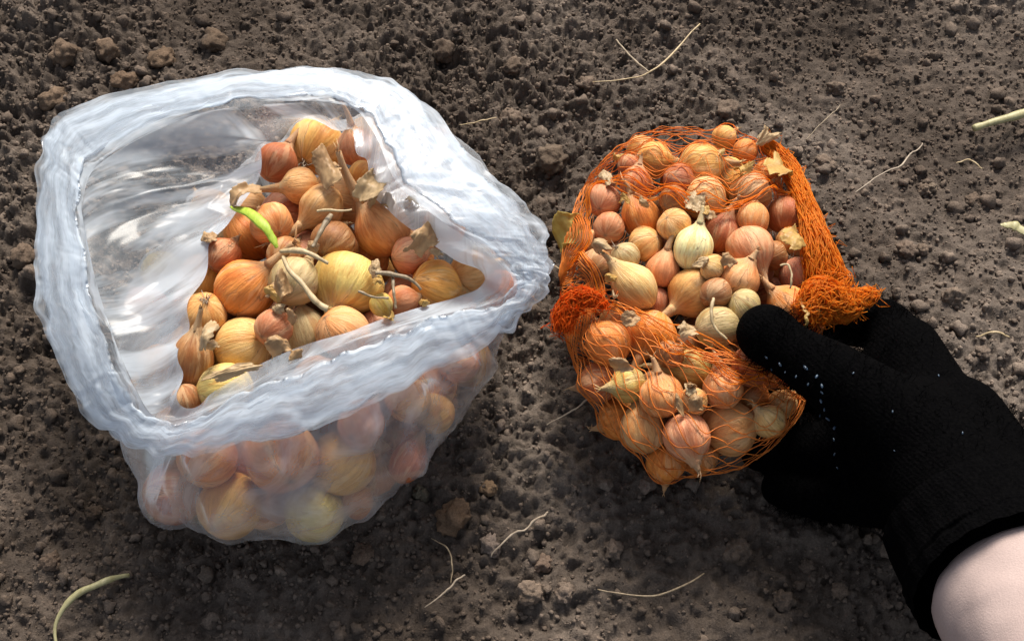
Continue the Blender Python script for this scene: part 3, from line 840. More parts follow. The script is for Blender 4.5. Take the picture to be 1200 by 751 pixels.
def smooth3(a, k):
    for _ in range(k): a = (np.roll(a, 1, 0) + a * 2 + np.roll(a, -1, 0)) / 4
    return a
bag = thing('plastic_bag', 'open clear plastic bag with a thick rolled white rim, full of onions', 'plastic bag')
# mouth: from the onions out to the rolled rim
NM = 90
q = np.linspace(0, 1, NM)[None, :, None]
G = Nn[:, None] * (1 - q) + I3[:, None] * q
span = np.linalg.norm(I3 - Nn, axis=1)[:, None]
A = np.repeat(th[:, None], NM, 1); Q = np.repeat(q[:, :, 0], NK, 0)
fa = G[..., 0] * .60 - G[..., 1] * .80; fb = G[..., 0] * .80 + G[..., 1] * .60      # across and along the long folds
fa = fa + .012 * noise3(G[..., 0] * 18, G[..., 1] * 18, 0 * fa + 2)
fold = fbm(fa * 34, fb * 6, 0 * fa + 3, 2)
fc1 = cells(fa * 60, fb * 16, 3)[0] - .5; fc2 = cells(fa * 150, fb * 60, 13)[0] - .5
ridge = 1 - np.abs(fbm(fa * 60, fb * 11, 0 * fa + 9, 2)) * 5.0
amp = np.clip(np.sin(Q * math.pi) ** .7, 0, 1) * np.clip(span / .05, .15, 1)
G[..., 2] += (-.006 * np.sin(Q * math.pi) * np.clip(span / .06, 0, 1) + amp * (.0070 * fold +   .0014 * np.clip(ridge, 0, 1) ** 2 - .0032 * fc1 - .0010 * fc2))
outw = I3 - Nn; outw /= np.linalg.norm(outw, axis=1)[:, None] + 1e-9
add_film('film_wall', W, filmco(NK, NS, 0, 1, 7, 5) + .8 * np.stack([noise3(W[..., 0] * 40, W[..., 1] * 40, W[..., 2] * 40 + 9 * k) for k in range(3)], -1), bag, M_TAUT)
add_film('mouth_flare', G, np.stack([fa * 55, fb * 9, 0 * fa], -1), bag, M_FLARE)
# rolled rim: over the top, under, and out again (three layers of film)
d = O3 - I3; wd = np.linalg.norm(d, axis=1)[:, None]
up = np.array([0, 0, 1.0])
toc = CAM - (O3 + I3) / 2; toc /= np.linalg.norm(toc, axis=1)[:, None]
nrm = .6 * up + .4 * toc
path = []
for k in np.linspace(0, 1, 26):
    path.append(I3 + d * k + nrm * (.0018 * math.sin(math.pi * k) ** .8) - nrm * .002 * k)
for k in np.linspace(0, 1, 18)[1:]:
    path.append(O3 - d * (.86 * k) - nrm * (.002 + .002 * math.sin(math.pi * k)) + nrm * .003 * k)
for k in np.linspace(0, 1, 16)[1:]:
    path.append(O3 - d * .86 + d * .95 * k + nrm * (.0005 + .0022 * math.sin(math.pi * k)))
H = np.stack(path, 1); NH = H.shape[1]
A = np.repeat(th[:, None], NH, 1); Q = np.repeat(np.linspace(0, 1, NH)[None], NK, 0)
wr2 = fbm(np.cos(A) * 5, np.sin(A) * 5, Q * 4 + 4, 2)
wr = fbm(np.cos(A) * 2.2 + .2 * wr2, np.sin(A) * 2.2, Q * 11, 2)
wr3 = fbm(np.cos(A) * 26, np.sin(A) * 26, Q * 9 + 4, 2)
rid = lambda q_: np.clip(1 - np.abs(q_) * 2.6, -.4, 1)
arc = np.concatenate([[0], np.cumsum(np.linalg.norm(np.diff(O3, axis=0), axis=1))])
AR = np.repeat(arc[:, None], NH, 1) + .006 * wr2; AC = Q * 2.6 * np.repeat(wd, NH, 1) + .004 * wr3
SK = AC + .10 * AR
cr1 = cells(AR * 9, SK * 95, 5)[0] - .5; cr2 = cells(AR * 24 + 3, (AC - .16 * AR) * 120, 9)[0] - .5; cr3 = cells(AR * 55 + 7, AC * 260, 31)[0] - .5
H += nrm[:, None] * ((-.0017 * cr1 - .0008 * cr2 - .0004 * cr3 + .0006 * rid(wr * 1.6) + .0010 * wr2) * np.clip(np.minimum(Q * 18, 1), 0, 1))[..., None]
ed = np.clip(np.minimum(Q * 18, 1), 0, 1) * .0042 * fbm(np.cos(A) * 6 + 3, np.sin(A) * 6, Q * 2, 3)
H += (d / (wd + 1e-9))[:, None] * ed[..., None]
add_film('rolled_rim', H, filmco(NK, NH, 0, 1, 3.2, 18), bag, M_RIM)

# ------------------------------------------------------------------ the orange net bag
net = thing('net_bag', 'orange mesh bag of small onions, its mouth open, gripped by the glove', 'net bag')
def netpolar(p):
    v = np.asarray(p) - NET.c; l = np.linalg.norm(v)
    return math.acos(np.clip(-v[0] / l, -1, 1)) / math.pi, math.atan2(v[2], v[1])      # t, phi (0 = away, 90 deg = up)
TOP = [(672, 262), (700, 214), (745, 222), (800, 238), (850, 240), (885, 236), (915, 222), (942, 240), (958, 290)]
BOT = [(676, 318), (700, 350), (745, 368), (790, 388), (840, 412), (880, 430), (915, 420), (945, 385), (960, 340)]
tp = sorted(netpolar(NET.hit(*q, 0)) for q in TOP); bt = sorted(netpolar(NET.hit(*q, 0)) for q in BOT)
tpa, bta = np.array(tp), np.array(bt)
def limits(t):
    a = np.interp(t, tpa[:, 0], tpa[:, 1]); b = np.interp(t, bta[:, 0], bta[:, 1])
    e = np.clip(np.minimum((t - tpa[0, 0] + .03) / .06, (tpa[-1, 0] + .05 - t) / .08), 0, 1)
    mid = (a + b) / 2
    return mid + (a - mid) * e, mid + (b - mid) * e     # phi on the far side, phi on the near side
def net_point(t, sv, lift):
    a, b = limits(t)
    phi = b + sv * (a + 2 * math.pi - b)                # sv runs from the near edge under the bag to the far edge
    D = np.stack([-np.cos(math.pi * t), np.sin(math.pi * t) * np.cos(phi), np.sin(math.pi * t) * np.sin(phi)], -1)
    r = NET.wrap(D, lift, .92)
    for _ in range(8):
        rs = r.copy(); rs[1:-1] = (r[:-2] + r[1:-1] * 2 + r[2:]) / 4; r = np.maximum(r, rs)
    p = NET.c + D * r[:, None]
    p[:, 2] = np.maximum(p[:, 2], .0015)
    return p
m = MB(); mh = MB()
NSTR = 96
u = np.linspace(0, 1, NSTR)
sv0 = .5 + .5 * np.sign(u - .5) * np.abs(2 * u - 1) ** .80        # more threads near both edges of the mouth
tt = np.linspace(.03, .97, 150)
for j in range(NSTR):
    gap = .5 * (sv0[min(j + 1, NSTR - 1)] - sv0[max(j - 1, 0)])
    ph = tt * 17 + (j % 2) * .5
    zig = np.abs((ph % 1) - .5) * 2 - .5
    sv = sv0[j] + gap * 1.0 * zig
    sv = sv + .012 * fbm(tt * 4, sv * 9, 0 * tt, 2)
    p = net_point(tt, np.clip(sv, 0, 1), .0008)
    p += .0010 * np.stack([noise3(p[:, 0] * 150, p[:, 1] * 150, p[:, 2] * 150 + 7 * k) for k in range(3)], -1)
    p[:, 2] = np.maximum(p[:, 2], .001)
    m.tube(p,   .00022 + .00014 * random.random(), 3, cap=False)
netting = m.build('netting', M_NET_DULL, net)
# hem threads bunched along both edges of the mouth
for j in range(14):
    side = j % 2
    t0, t1 = sorted((random.uniform(.02, .35), random.uniform(.6, .98)))
    t = np.linspace(t0, t1, 70)
    base = abs(random.gauss(0, .012))
    sv = base + .012 * fbm(t * 6, 0 * t + j * 1.7, 0 * t, 3)
    sv = np.clip(sv, -.008, .06); sv = sv if side == 0 else 1 - sv
    p = net_point(t, sv, .001 + .0016 * random.random())
    mh.tube(p, .00028 + .0002 * random.random(), 3, cap=False)
mh.build('mouth_hem', M_NET, net)
# bunched netting: crinkled threads filling a sleeve along a path
def bunch(name, pts, widths, n, curl, seed, flat=.6, thr=.00042, mat=None):
    rs = np.random.default_rng(seed)
    C = spline(pts, 40); Wd = np.interp(np.linspace(0, 1, 40), np.linspace(0, 1, len(widths)), widths)
    T = np.gradient(C, axis=0); T /= np.linalg.norm(T, axis=1)[:, None]
    side = np.cross(T, -FWD); side /= np.linalg.norm(side, axis=1)[:, None]
    upn = np.cross(side, T)
    mb = MB()
    x = np.linspace(0, 1, 40)
    for k in range(n):
        a, rr = rs.uniform(0, 2 * math.pi), math.sqrt(rs.random())
        i0 = int(rs.uniform(0, 12)); i1 = int(rs.uniform(26, 40))
        aa = a + 1.1 * fbm(x * 5, 0 * x + k * .77, 0 * x + seed, 2)
        r2 = np.clip(rr + .35 * fbm(x * 7, 0 * x + k * .31, 0 * x + seed + 5, 2), 0, 1.1)
        p = C + side * (np.cos(aa) * r2 * Wd)[:, None] + upn * (np.sin(aa) * r2 * Wd * flat)[:, None]
        p += curl * np.stack([fbm(x * 22, 0 * x + k, 0 * x + c * 3, 2) for c in range(3)], -1)
        mb.tube(p[i0:i1], thr * rs.uniform(.8, 1.3), 3, cap=False)
    # stray loops
    for k in range(n // 3):
        i = rs.integers(2, 38)
        c0 = C[i] + side[i] * rs.uniform(-1, 1) * Wd[i]
        w = rs.normal(size=(4, 3)) * .003
        mb.tube(np.stack([c0, c0 + w[0], c0 + w[0] + w[1], c0 + w[2]]), thr * .8, 3, cap=False)
    return mb.build(name, mat or M_NET, net)
def ap(px, py, grow): return NET.hit(px, py, grow)
bunch('gathered_edge', [ap(893, 158, .004), ap(925, 190, .004), ap(945, 240, .005), ap(958, 290, .006), at(972, 335, .070), at(985, 352, .072)],
      [.004, .006, .0055, .009, .013, .010], 420, .0006, 3, thr=.00030)
bunch('gathered_tail', [at(940, 372, .076), at(962, 352, .078), at(985, 358, .076), at(1005, 352, .074), at(1030, 343, .072)],
      [.008, .013, .010, .0065, .003], 460, .0007, 5, thr=.00027)
bunch('corner_tuft', [at(712, 360, .076), at(694, 350, .078), at(677, 350, .077), at(664, 364, .073), at(658, 392, .066)],
      [.002, .0045, .0060, .0066, .0058], 380, .0005, 8, thr=.00030, mat=M_TUFT)
# threads drawn tight under the thumb
mt = MB()
for k in range(16):
    a = ap(random.uniform(760, 850), random.uniform(395, 425), .003); b = at(random.uniform(915, 945), random.uniform(440, 475), .060)
    c = (a + b) / 2 + np.array([0, 0, .006]) + rng.normal(size=3) * .002
    mt.tube(spline([a, c, b], 18) + .0004 * rng.normal(size=(18, 3)), .00035, 3, cap=False)
mt.build('stretched_threads', M_NET_DULL, net)

# ------------------------------------------------------------------ the person's gloved hand and sleeve
person = thing('person', 'hand in a black knitted glove with a pale pink sleeve, gripping the net bag', 'person', at(1140, 640, .05))
PB = np.array(person.location)
def hp(px, py, z): return at(px, py, z) - PB
def capsule(mb, a, b, ra, rb, k=20):
    a, b = np.asarray(a), np.asarray(b); L = np.linalg.norm(b - a); d = (b - a) / L
    t, r = [], []
    for q in np.linspace(-math.pi / 2, 0, 6): t.append(ra * math.sin(q)); r.append(max(ra * math.cos(q), 1e-4))
    for q in np.linspace(0, math.pi / 2, 6): t.append(L + rb * math.sin(q)); r.append(max(rb * math.cos(q), 1e-4))
    mb.tube(a[None] + np.array(t)[:, None] * d[None], r, k)
CAPS = []
def chain(pts):
    for (a, ra), (b, rb) in zip(pts[:-1], pts[1:]): CAPS.append((a, b, ra, rb))
W0 = hp(1165, 655, .085); PC = hp(1075, 520, .070)
K1, K2, K3, K4 = hp(1062, 412, .062), hp(1030, 462, .052), hp(1010, 520, .042), hp(1015, 580, .034)
chain([(W0, .037), (hp(1130, 590, .080), .038), (PC, .036)])
for K, r in ((K1, .020), (K2, .021), (K3, .020), (K4, .018)): chain([(hp(1120, 560, .072), .033), (K, r)])
chain([(K1, .020), (K2, .021), (K3, .020), (K4, .018)])
chain([(hp(1120, 500, .070), .028), (hp(1150, 560, .076), .032)])
chain([(K1, .0185), (hp(1035, 380, .050), .0155), (hp(985, 378, .034), .0135), (hp(950, 400, .022), .012)])
chain([(K2, .0180), (hp(975, 452, .036), .0150), (hp(930, 458, .016), .0130), (hp(900, 462, .013), .0115)])
chain([(K3, .0175), (hp(965, 522, .030), .0150), (hp(925, 528, .016), .0130), (hp(890, 530, .012), .0115)])
chain([(K4, .0160), (hp(975, 585, .024), .0135), (hp(938, 580, .014), .0120), (hp(912, 572, .012), .0105)])
chain([(hp(1095, 540, .078), .032), (hp(1034, 486, .086), .0245), (hp(974, 440, .094), .0185), (hp(926, 412, .092), .0150), (hp(898, 391, .090), .0166)])
gm = MB()
for a, b, ra, rb in CAPS: capsule(gm, a, b, ra, rb)
glove = gm.build('glove', M_GLOVE, person)
rm = glove.modifiers.new('remesh', 'REMESH'); rm.mode = 'VOXEL'; rm.voxel_size = .0022; rm.use_smooth_shade = True
sm = glove.modifiers.new('smooth', 'SMOOTH'); sm.factor = .5; sm.iterations = 14
# short wool fuzz on the knit
fz = MB()
for k in range(9000):
    a, b, ra, rb = CAPS[rng.integers(len(CAPS))]
    t = rng.random(); c = a + (b - a) * t; r = ra + (rb - ra) * t
    n = rng.normal(size=3); d_ = (b - a) / np.linalg.norm(b - a); n -= d_ * (n @ d_); n /= np.linalg.norm(n)
    p = c + n * r * .985
    if any(np.linalg.norm(p - (a2 + (b2 - a2) * np.clip((p - a2) @ (b2 - a2) / ((b2 - a2) @ (b2 - a2)), 0, 1))) < .9 * min(r2, q2) for a2, b2, r2, q2 in CAPS[:14]): continue
    w = n + rng.normal(size=3) * .6; w /= np.linalg.norm(w)
    L = rng.uniform(.002, .0055)
    fz.tube([p, p + w * L * .6, p + (w + rng.normal(size=3) * .5) * L], [.00016, .00014, .00005], 3, cap=False)
fuzz = fz.build('wool_fuzz', M_GLOVE, glove); fuzz['kind'] = 'stuff'
# pale flecks of the grip pattern, in rows along the thumb seam
dots = MB()
def surf(px, py):                                      # nearest glove surface along the sight line
    d = ray(px, py); o = CAM - PB; best = 9
    for a, b, ra, rb in CAPS:
        for t in np.linspace(0, 1, 12):
            c = a + (b - a) * t; r = ra + (rb - ra) * t
            w = c - o; q = w @ d; h2 = w @ w - q * q
            if h2 < r * r: best = min(best, q - math.sqrt(r * r - h2))
    return o + d * best if best < 9 else None
v0, f0 = ico(2)
DOTS = [(914, 427, 5), (944, 431, 6), (920, 436, 3), (933, 441, 4), (957, 441, 5), (947, 450, 4), (963, 452, 5), (963, 460, 4), (962, 470, 5), (966, 480, 4), (961, 487, 3),
        (970, 491, 5), (978, 501, 5), (977, 515, 4), (978, 532, 4), (981, 548, 3), (898, 419, 4), (904, 433, 3), (1046, 482, 3), (1000, 437, 3), (1100, 440, 3), (1128, 507, 3), (1040, 620, 3), (1123, 606, 3), (1048, 528, 2)]
for px, py, sz in DOTS:
    p = surf(px, py)
    if p is None: continue
    r = sz * .4 * .00048
    dots.add((v0 * r * np.array([.7, 1.5, .6])) @ np.array(Matrix.Rotation(rng.uniform(-.9, .9), 3, 'Z')) + p, f0)
dt = dots.build('grip_dots', M_DOT, glove)
# knitted cuff and sleeve
def loft(name, pts, rads, mat, parent, wr, k=48, n=60, seed=0, rib=0):
    C = spline(pts, n); Rr = np.interp(np.linspace(0, 1, n), np.linspace(0, 1, len(rads)), rads)
    T = np.gradient(C, axis=0); T /= np.linalg.norm(T, axis=1)[:, None]
    a = np.linspace(0, 2 * math.pi, k, endpoint=False)
    V = np.zeros((k, n, 3)); u_ = np.cross(T[0], [0, 0, 1.0]); u_ /= np.linalg.norm(u_)
    for i in range(n):
        u_ = u_ - T[i] * (u_ @ T[i]); u_ /= np.linalg.norm(u_); w_ = np.cross(T[i], u_)
        x = i / (n - 1)
        R_ = Rr[i] * (1 + wr * fbm(np.cos(a) * 1.6, np.sin(a) * 1.6, 0 * a + x * 7 + seed, 3) + rib * np.cos(a * 24))
        V[:, i] = C[i] + (np.cos(a) * R_)[:, None] * u_ + (np.sin(a) * R_)[:, None] * w_
    return link(name, fastmesh(name, V.reshape(-1, 3), gridfaces(k, n, True), mat), parent)
loft('cuff', [hp(1120, 590, .080), hp(1160, 648, .086), hp(1180, 680, .092)], [.040, .046, .0465], M_GLOVE, glove, .02, 96, 30, 1, .012)
loft('sleeve', [hp(1160, 655, .086), hp(1180, 685, .091), hp(1240, 765, .108), hp(1330, 900, .14), hp(1500, 1120, .19)], [.020, .038, .043, .047, .055], M_SLEEVE, person, .035, 72, 90, 4)

# ------------------------------------------------------------------ loose skins, stalks, twigs and roots
def skin_sheet(name, corners, mat, label, cat, seed, curl=.004, lift=None, parent=None):
    """papery flake: corners = four px,py,z points; curled, torn at the edges, with thickness"""
    A_, B_, C2, D_ = [np.asarray(c, float) for c in corners]
    n = 40
    uu, vv = np.meshgrid(np.linspace(0, 1, n), np.linspace(0, 1, n), indexing='ij')
    G_ = (A_ * ((1 - uu) * (1 - vv))[..., None] + B_ * (uu * (1 - vv))[..., None] + C2 * (uu * vv)[..., None] + D_ * ((1 - uu) * vv)[..., None])
    nr = np.cross(B_ - A_, D_ - A_); nr /= np.linalg.norm(nr)
    if nr @ FWD > 0: nr = -nr
    e1 = (B_ - A_); e2 = (D_ - A_)
    edge = np.maximum(np.abs(uu - .5), np.abs(vv - .5)) * 2
    G_ += nr * ((curl * 1.6 * (np.sin(uu * math.pi) + .5 * np.sin(vv * 4 + seed)) +   .0010 * fbm(uu * 3 + seed, vv * 4, 0 * uu, 3)))[..., None]
    tear = np.clip((edge - .5) * 2, 0, 1) * .11
    G_ += e1 * (tear * fbm(uu * 3 + seed, vv * 3, 0 * uu + 3, 3))[..., None] + e2 * (tear * fbm(uu * 3, vv * 3 + seed, 0 * uu + 8, 3))[..., None]
    org = G_.reshape(-1, 3).mean(0)
    F_ = gridfaces(n, n)
    cen = G_.reshape(-1, 3)[F_].mean(1)
    ue, ve = uu.reshape(-1)[F_].mean(1), vv.reshape(-1)[F_].mean(1)
    e_ = np.maximum(np.abs(ue - .5), np.abs(ve - .5)) * 2
    corner = np.hypot(ue - .5, ve - .5) * 2
    keep = (corner + .22 * fbm(ue * 5 + seed, ve * 5, 0 * ue, 2)) < 1.08
    o = link(name, fastmesh(name, G_.reshape(-1, 3) - org, F_[keep], mat), parent)
    so = o.modifiers.new('thick', 'SOLIDIFY'); so.thickness = .00025
    o.location = org
    if parent is None: tag(o, label, cat, 'loose onion skins')
    return o
def bh(px, py, g=.004): return BAG.hit(px, py, g)
def nh_(px, py, g=.004): return NET.hit(px, py, g)
skin_sheet('onion_skin', [bh(468, 295, .008), bh(500, 258, .010), bh(520, 283, .005), bh(497, 300, .008)], M_SKIN, 'triangular brown skin flake beside the large peach onion', 'onion skin', 1)
skin_sheet('onion_skin', [bh(362, 196, .010), bh(382, 176, .010), bh(402, 196, .009), bh(392, 224, .008)], M_SKIN, 'papery brown skin flake below the golden top onion', 'onion skin', 2)
skin_sheet('onion_skin', [bh(412, 222, .008), bh(438, 202, .006), bh(462, 222, .004), bh(440, 238, .007)], M_SKIN_PALE, 'pale crumpled skin flake above the large peach onion', 'onion skin', 3)
skin_sheet('onion_skin', [bh(262, 236, .006), bh(300, 214, .006), bh(306, 236, .006), bh(280, 252, .006)], M_SKIN, 'brown skin flake against the film above the green sprout', 'onion skin', 4)
skin_sheet('onion_skin', [bh(232, 402, .008), bh(248, 372, .008), bh(262, 392, .010), bh(244, 420, .008)], M_SKIN_PALE, 'frayed pale skin standing between two onions at the film edge', 'onion skin', 5)
skin_sheet('onion_skin', [bh(240, 440, .010), bh(300, 424, .012), bh(310, 432, .010), bh(250, 452, .010)], M_SKIN_PALE, 'thin torn skin strip lying over the greenish tan onion', 'onion skin', 6, .002)
skin_sheet('onion_skin', [bh(305, 405, .014), bh(330, 395, .012), bh(345, 408, .012), bh(322, 422, .012)], M_SKIN, 'small golden skin scrap right of the striped peeling onion', 'onion skin', 7)
skin_sheet('onion_skin', [bh(322, 338, .004), bh(335, 320, .004), bh(342, 345, .004), bh(328, 358, .004)], M_SKIN, 'dark pink skin scrap beside the bright orange onion', 'onion skin', 8)
skin_sheet('onion_skin', [nh_(884, 166, .006), nh_(893, 146, .012), nh_(915, 150, .012), nh_(908, 166, .008)], M_SKIN_PALE, 'pale papery skin sticking out of the net at its far corner', 'onion skin', 9, .003)
skin_sheet('onion_skin', [nh_(898, 180, .003), nh_(922, 184, .003), nh_(928, 212, .004), nh_(902, 215, .004)], M_SKIN_GOLD, 'golden orange skin flake on the dull brown onion in the net', 'onion skin', 10, .003)
skin_sheet('onion_skin', [nh_(913, 270, .004), nh_(934, 266, .003), nh_(942, 298, .003), nh_(918, 300, .005)], M_SKIN_GOLD, 'tan gold skin flake right of the speckled rose onion', 'onion skin', 11, .003)
skin_sheet('onion_skin', [nh_(695, 288, .004), nh_(714, 282, .006), nh_(722, 296, .006), nh_(702, 300, .004)], M_SKIN_PALE, 'pale crumpled skin below the two pink onions in the net', 'onion skin', 12)
skin_sheet('onion_skin', [nh_(804, 468, .004), nh_(820, 462, .004), nh_(826, 480, .004), nh_(808, 484, .004)], M_SKIN, 'tan skin scrap under the netting between low onions', 'onion skin', 13)
skin_sheet('onion_skin', [nh_(716, 424, .003), nh_(738, 420, .005), nh_(742, 434, .004), nh_(718, 438, .003)], M_SKIN, 'grey brown skin scrap above the yellow green onion in the net', 'onion skin', 14)
lf = skin_sheet('yellow_leaf', [at(644, 262, .046), at(682, 256, .052), at(690, 292, .052), at(657, 302, .046)], M_LEAF, '', '', 21, .006)
tag(lf, 'yellowed dry leaf at the edge of the net beside the clear bag', 'leaf')
lf['group'] = 'plant scraps'

# small scraps of papery skin caught between the onions
for kk in range(34):
    pile, box, lab, grp = ((BAG, (235, 150, 560, 470), 'small papery skin scrap caught between onions in the clear bag', 'skin scraps in the clear bag') if kk < 16 else
                           (NET, (700, 180, 880, 500), 'small papery skin scrap caught between onions in the orange net', 'skin scraps in the orange net'))
    for _ in range(60):
        px, py = rng.uniform(box[0], box[2]), rng.uniform(box[1], box[3])
        if pile is BAG and not (py > 560 - px * 1.15 and py < 545 - px * .36 and py > px * 1.05 - 270): continue
        dd = min(math.hypot(row[0] - px, row[1] - py) / row[2] for row in (BAG_ONIONS if pile is BAG else NET_ONIONS))
        if dd > .85: break
    w = rng.uniform(8, 15); a = rng.uniform(0, 6.28)
    cs = [pile.hit(px + math.cos(a + q) * w * rng.uniform(.6, 1.2), py + math.sin(a + q) * w * rng.uniform(.4, 1.0), rng.uniform(-.004, .003)) for q in (0, 1.57, 3.14, 4.71)]
    o_ = skin_sheet('skin_scrap', cs, (M_SKIN, M_SKIN_PALE, M_SKIN_GOLD)[kk % 3], lab, 'onion skin', 30 + kk, rng.uniform(.001, .003))
    o_['group'] = grp

def strand(name, pts, rad, mat, label, cat, group=None, k=6, flat=.8, n=26, wob=.0003, parent=None):
    P = spline(pts, n); x = np.linspace(0, 1, n)
    sd_ = len(bpy.data.objects) * .37
    P = P + wob * np.stack([fbm(x * 6 + sd_, 0 * x + c * 4, 0 * x, 3) for c in range(3)], -1)
    org = P.mean(0)
    mb = MB(); r = np.interp(x, np.linspace(0, 1, len(rad)), rad) if hasattr(rad, '__len__') else rad
    if group == 'roots and straws on the soil' and k < 8: r = r * .68
    elif k < 8: r = r * .8
    r = r * (1 + .28 * fbm(x * 9 + sd_, 0 * x, 0 * x + 2, 2))
    mb.tube(P - org, r, k, flat)
    o = mb.build(name, mat, parent); o.location = org
    if parent is None: tag(o, label, cat, group)
    return o
def gz(px, py, h):
    p = at(px, py, 0); z_ = ground_z(p[0], p[1])
    return np.array([p[0], p[1], max(z_, -.004) + h])
# sprout belongs to its onion
spr_parent = [o for o in bpy.data.objects if o.name.startswith('onion') and 'bright green sprout' in o.get('label', '')][0]
sp = strand('sprout', [bh(270, 243, .006), bh(290, 248, .010), bh(308, 264, .011), bh(320, 280, .008), bh(325, 290, .006)], [.0010, .0028, .0026, .0024, .0010], M_SPROUT, '', '', k=8, flat=.35)
for kk in ('label', 'category'): del sp[kk]
bpy.context.view_layer.update()
sp.parent = spr_parent; sp.matrix_parent_inverse = spr_parent.matrix_world.inverted()
G_ST = 'dry stalks among the onions'
strand('dry_stalk', [bh(328, 294, .010), bh(345, 294, .014), bh(365, 298, .015), bh(385, 308, .012)], [.0012, .0022, .0022, .0016], M_STALK, 'flat straw coloured stalk arching to the biggest green onion, upper of two', 'stalk', G_ST)
strand('dry_stalk', [bh(332, 300, .010), bh(340, 318, .013), bh(355, 334, .014), bh(370, 352, .013), bh(384, 362, .012)], [.0012, .0016, .0019, .0026, .0028], M_STALK, 'pale stalk hanging across the dull green onion, lower of two', 'stalk', G_ST)
strand('dry_stalk', [bh(372, 247, .008), bh(392, 247, .011), bh(412, 246, .011)], [.0010, .0012, .0008], M_STALK, 'short pale straw lying left of the thick pink neck', 'stalk', G_ST)
strand('grey_twig', [bh(388, 252, .004), bh(378, 268, .006), bh(366, 290, .005)], [.0018, .0022, .0014], M_TWIG, 'short grey twig below the short pale straw', 'twig', 'twigs among the onions')
strand('grey_twig', [bh(440, 320, .008), bh(460, 322, .010), bh(480, 326, .010), bh(494, 340, .008)], [.0014, .0018, .0018, .0010], M_TWIG, 'grey bent twig between the green and the yellow brown onion', 'twig', 'twigs among the onions')
strand('grey_twig', [bh(420, 342, .012), bh(436, 347, .012), bh(456, 350, .010)], [.0009, .0010, .0008], M_TWIG, 'thin brown straw touching the biggest green onion', 'twig', 'twigs among the onions')
strand('grey_twig', [bh(460, 326, .008), bh(462, 344, .010), bh(464, 362, .008)], [.0010, .0012, .0008], M_TWIG, 'grey stub crossing the grey bent twig', 'twig', 'twigs among the onions')
strand('dry_stalk', [nh_(836, 350, .006), nh_(834, 366, .007), nh_(838, 384, .006), nh_(852, 398, .005)], [.0009, .0014, .0012, .0006], M_STALK, 'pale dry root strand left of the glove thumb', 'stalk', G_ST)
strand('dry_stalk', [nh_(914, 312, .006), nh_(924, 310, .009), nh_(928, 324, .009), nh_(926, 338, .006)], [.0007, .0010, .0009, .0005], M_STALK, 'pale looped root over the rose onion by the netting', 'stalk', G_ST)
for (ax_, ay_, bx_, by_, cx_, cy_, lab) in ((938, 352, 946, 366, 944, 384, 'short yellow leaf tip between net and thumb, bending back'),
        (945, 346, 956, 362, 964, 374, 'longest yellow leaf tip between net and thumb'), (956, 358, 962, 366, 975, 372, 'small yellow leaf tip between net and thumb, nearest the gathered tail')):
    strand('yellow_leaf_tip', [nh_(ax_, ay_, .004), nh_(bx_, by_, .008), nh_(cx_, cy_, .005)], [.0008, .0019, .0006], M_SKIN_GOLD, lab, 'leaf', 'yellow leaf tips by the thumb', flat=.25, wob=.001)
G_RT = 'roots and straws on the soil'
strand('dry_twig', [gz(695, 98, .006), gz(730, 96, .007), gz(759, 94, .010), gz(785, 72, .010), gz(818, 32, .008)], [.0006, .0009, .0012, .0011, .0007], M_STALK, 'long bent dry twig on the far soil behind the net bag', 'twig', G_RT, wob=.0008)
strand('dry_twig', [gz(722, 50, .007), gz(740, 74, .009), gz(759, 92, .011)], [.0012, .0014, .0008], M_TWIG, 'short grey twig meeting the long bent twig at its elbow', 'twig', G_RT)
strand('dry_root', [gz(1002, 226, .005), gz(1030, 208, .006), gz(1052, 200, .007), gz(1065, 184, .007), gz(1080, 170, .006)], [.0005, .0009, .0010, .0008, .0005], M_ROOT, 'wavy pale root on the soil right of the net bag', 'root', G_RT, wob=.0009)
strand('dry_root', [gz(944, 166, .006), gz(965, 145, .007), gz(984, 126, .006)], [.0005, .0006, .0004], M_TWIG, 'fine straight straw behind the papery skin corner', 'straw', G_RT)
strand('green_stalk', [gz(1138, 157, .010), gz(1165, 151, .012), gz(1210, 138, .013), gz(1260, 120, .012)], [.0030, .0032, .0030, .0026], M_STALK_G, 'thick pale green stalk with a cut end at the edge of the bed', 'stalk', G_RT, 8, .85)
strand('green_shoot', [gz(68, 765, .004), gz(70, 735, .008), gz(92, 708, .012), gz(125, 690, .010), gz(152, 676, .006)], [.0009, .0013, .0017, .0017, .0009], M_STALK_G, 'bent pale green stem lying in front of the clear bag', 'stem', G_RT, 8)
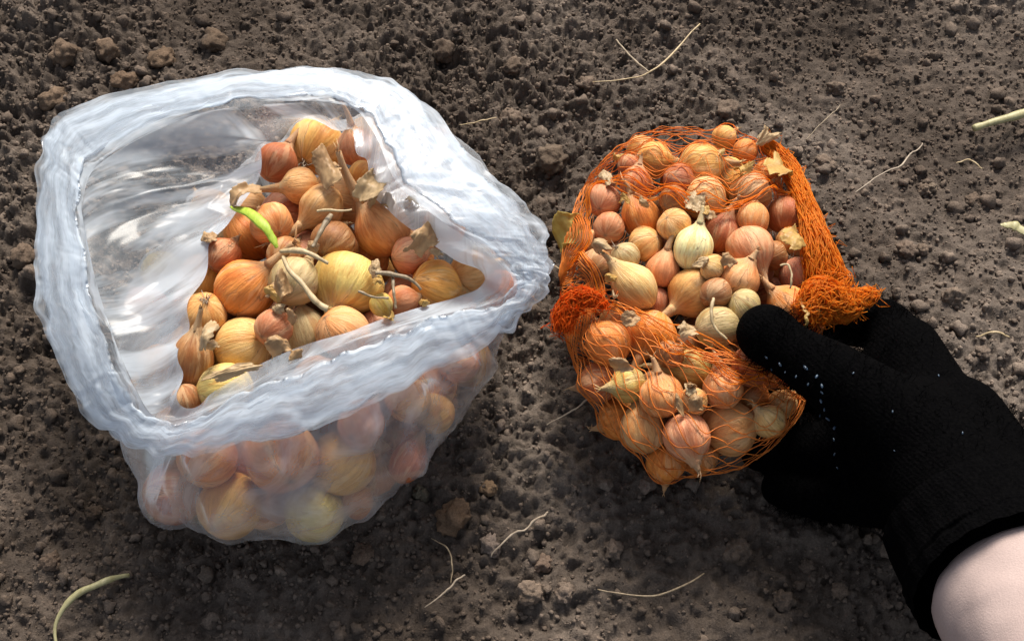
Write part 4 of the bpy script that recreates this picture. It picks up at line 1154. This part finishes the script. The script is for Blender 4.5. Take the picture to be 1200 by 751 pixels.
strand('dry_root', [gz(640, 500, .006), gz(668, 486, .008), gz(693, 470, .010)], [.0005, .0008, .0008], M_ROOT, 'straight pale straw reaching under the net bag', 'straw', G_RT)
strand('dry_root', [gz(576, 654, .005), gz(596, 632, .008), gz(620, 618, .008), gz(642, 602, .006)], [.0006, .0009, .0009, .0008], M_ROOT, 'crooked pale root beside the pale knobbly pebble', 'root', G_RT, wob=.0009)
strand('dry_root', [gz(498, 712, .004), gz(520, 696, .006), gz(534, 682, .006), gz(545, 674, .005)], [.0005, .0008, .0008, .0005], M_ROOT, 'short pale root in the front soil below the small clod', 'root', G_RT)
strand('dry_root', [gz(506, 632, .005), gz(524, 644, .007), gz(530, 664, .006), gz(528, 684, .005)], [.0004, .0006, .0006, .0004], M_TWIG, 'thin curved brown root in front of the cube shaped clod', 'root', G_RT)
strand('dry_root', [gz(538, 148, .005), gz(560, 146, .007), gz(582, 140, .006)], [.0004, .0007, .0004], M_STALK, 'short straw beyond the shoulder of the clear bag', 'straw', G_RT)
strand('dry_root', [gz(644, 318, .010), gz(665, 330, .014), gz(690, 345, .020)], [.0004, .0005, .0004], M_STALK, 'fine pale thread stretched from the tuft toward the clear bag', 'straw', G_RT)
strand('green_leaf', [gz(1170, 268, .006), gz(1185, 272, .009), gz(1205, 284, .006)], [.0010, .0034, .0012], M_STALK_G, 'narrow grey green leaf scrap below the thick pale stalk', 'leaf', G_RT, 8, .25)
strand('dry_root', [gz(1120, 192, .005), gz(1135, 191, .007), gz(1150, 200, .006)], [.0006, .0009, .0005], M_STALK, 'tiny pale straw left of the narrow grey green leaf', 'straw', G_RT)
strand('dry_root', [gz(1140, 400, .006), gz(1160, 399, .008), gz(1178, 402, .006)], [.0006, .0012, .0006], M_STALK, 'small pale splinter beyond the back of the glove', 'straw', G_RT)
strand('dry_root', [gz(700, 690, .004), gz(760, 700, .006), gz(800, 688, .007), gz(825, 672, .005)], [.0005, .0008, .0008, .0005], M_TWIG, 'grey root in the shade at the front of the bed', 'root', G_RT)
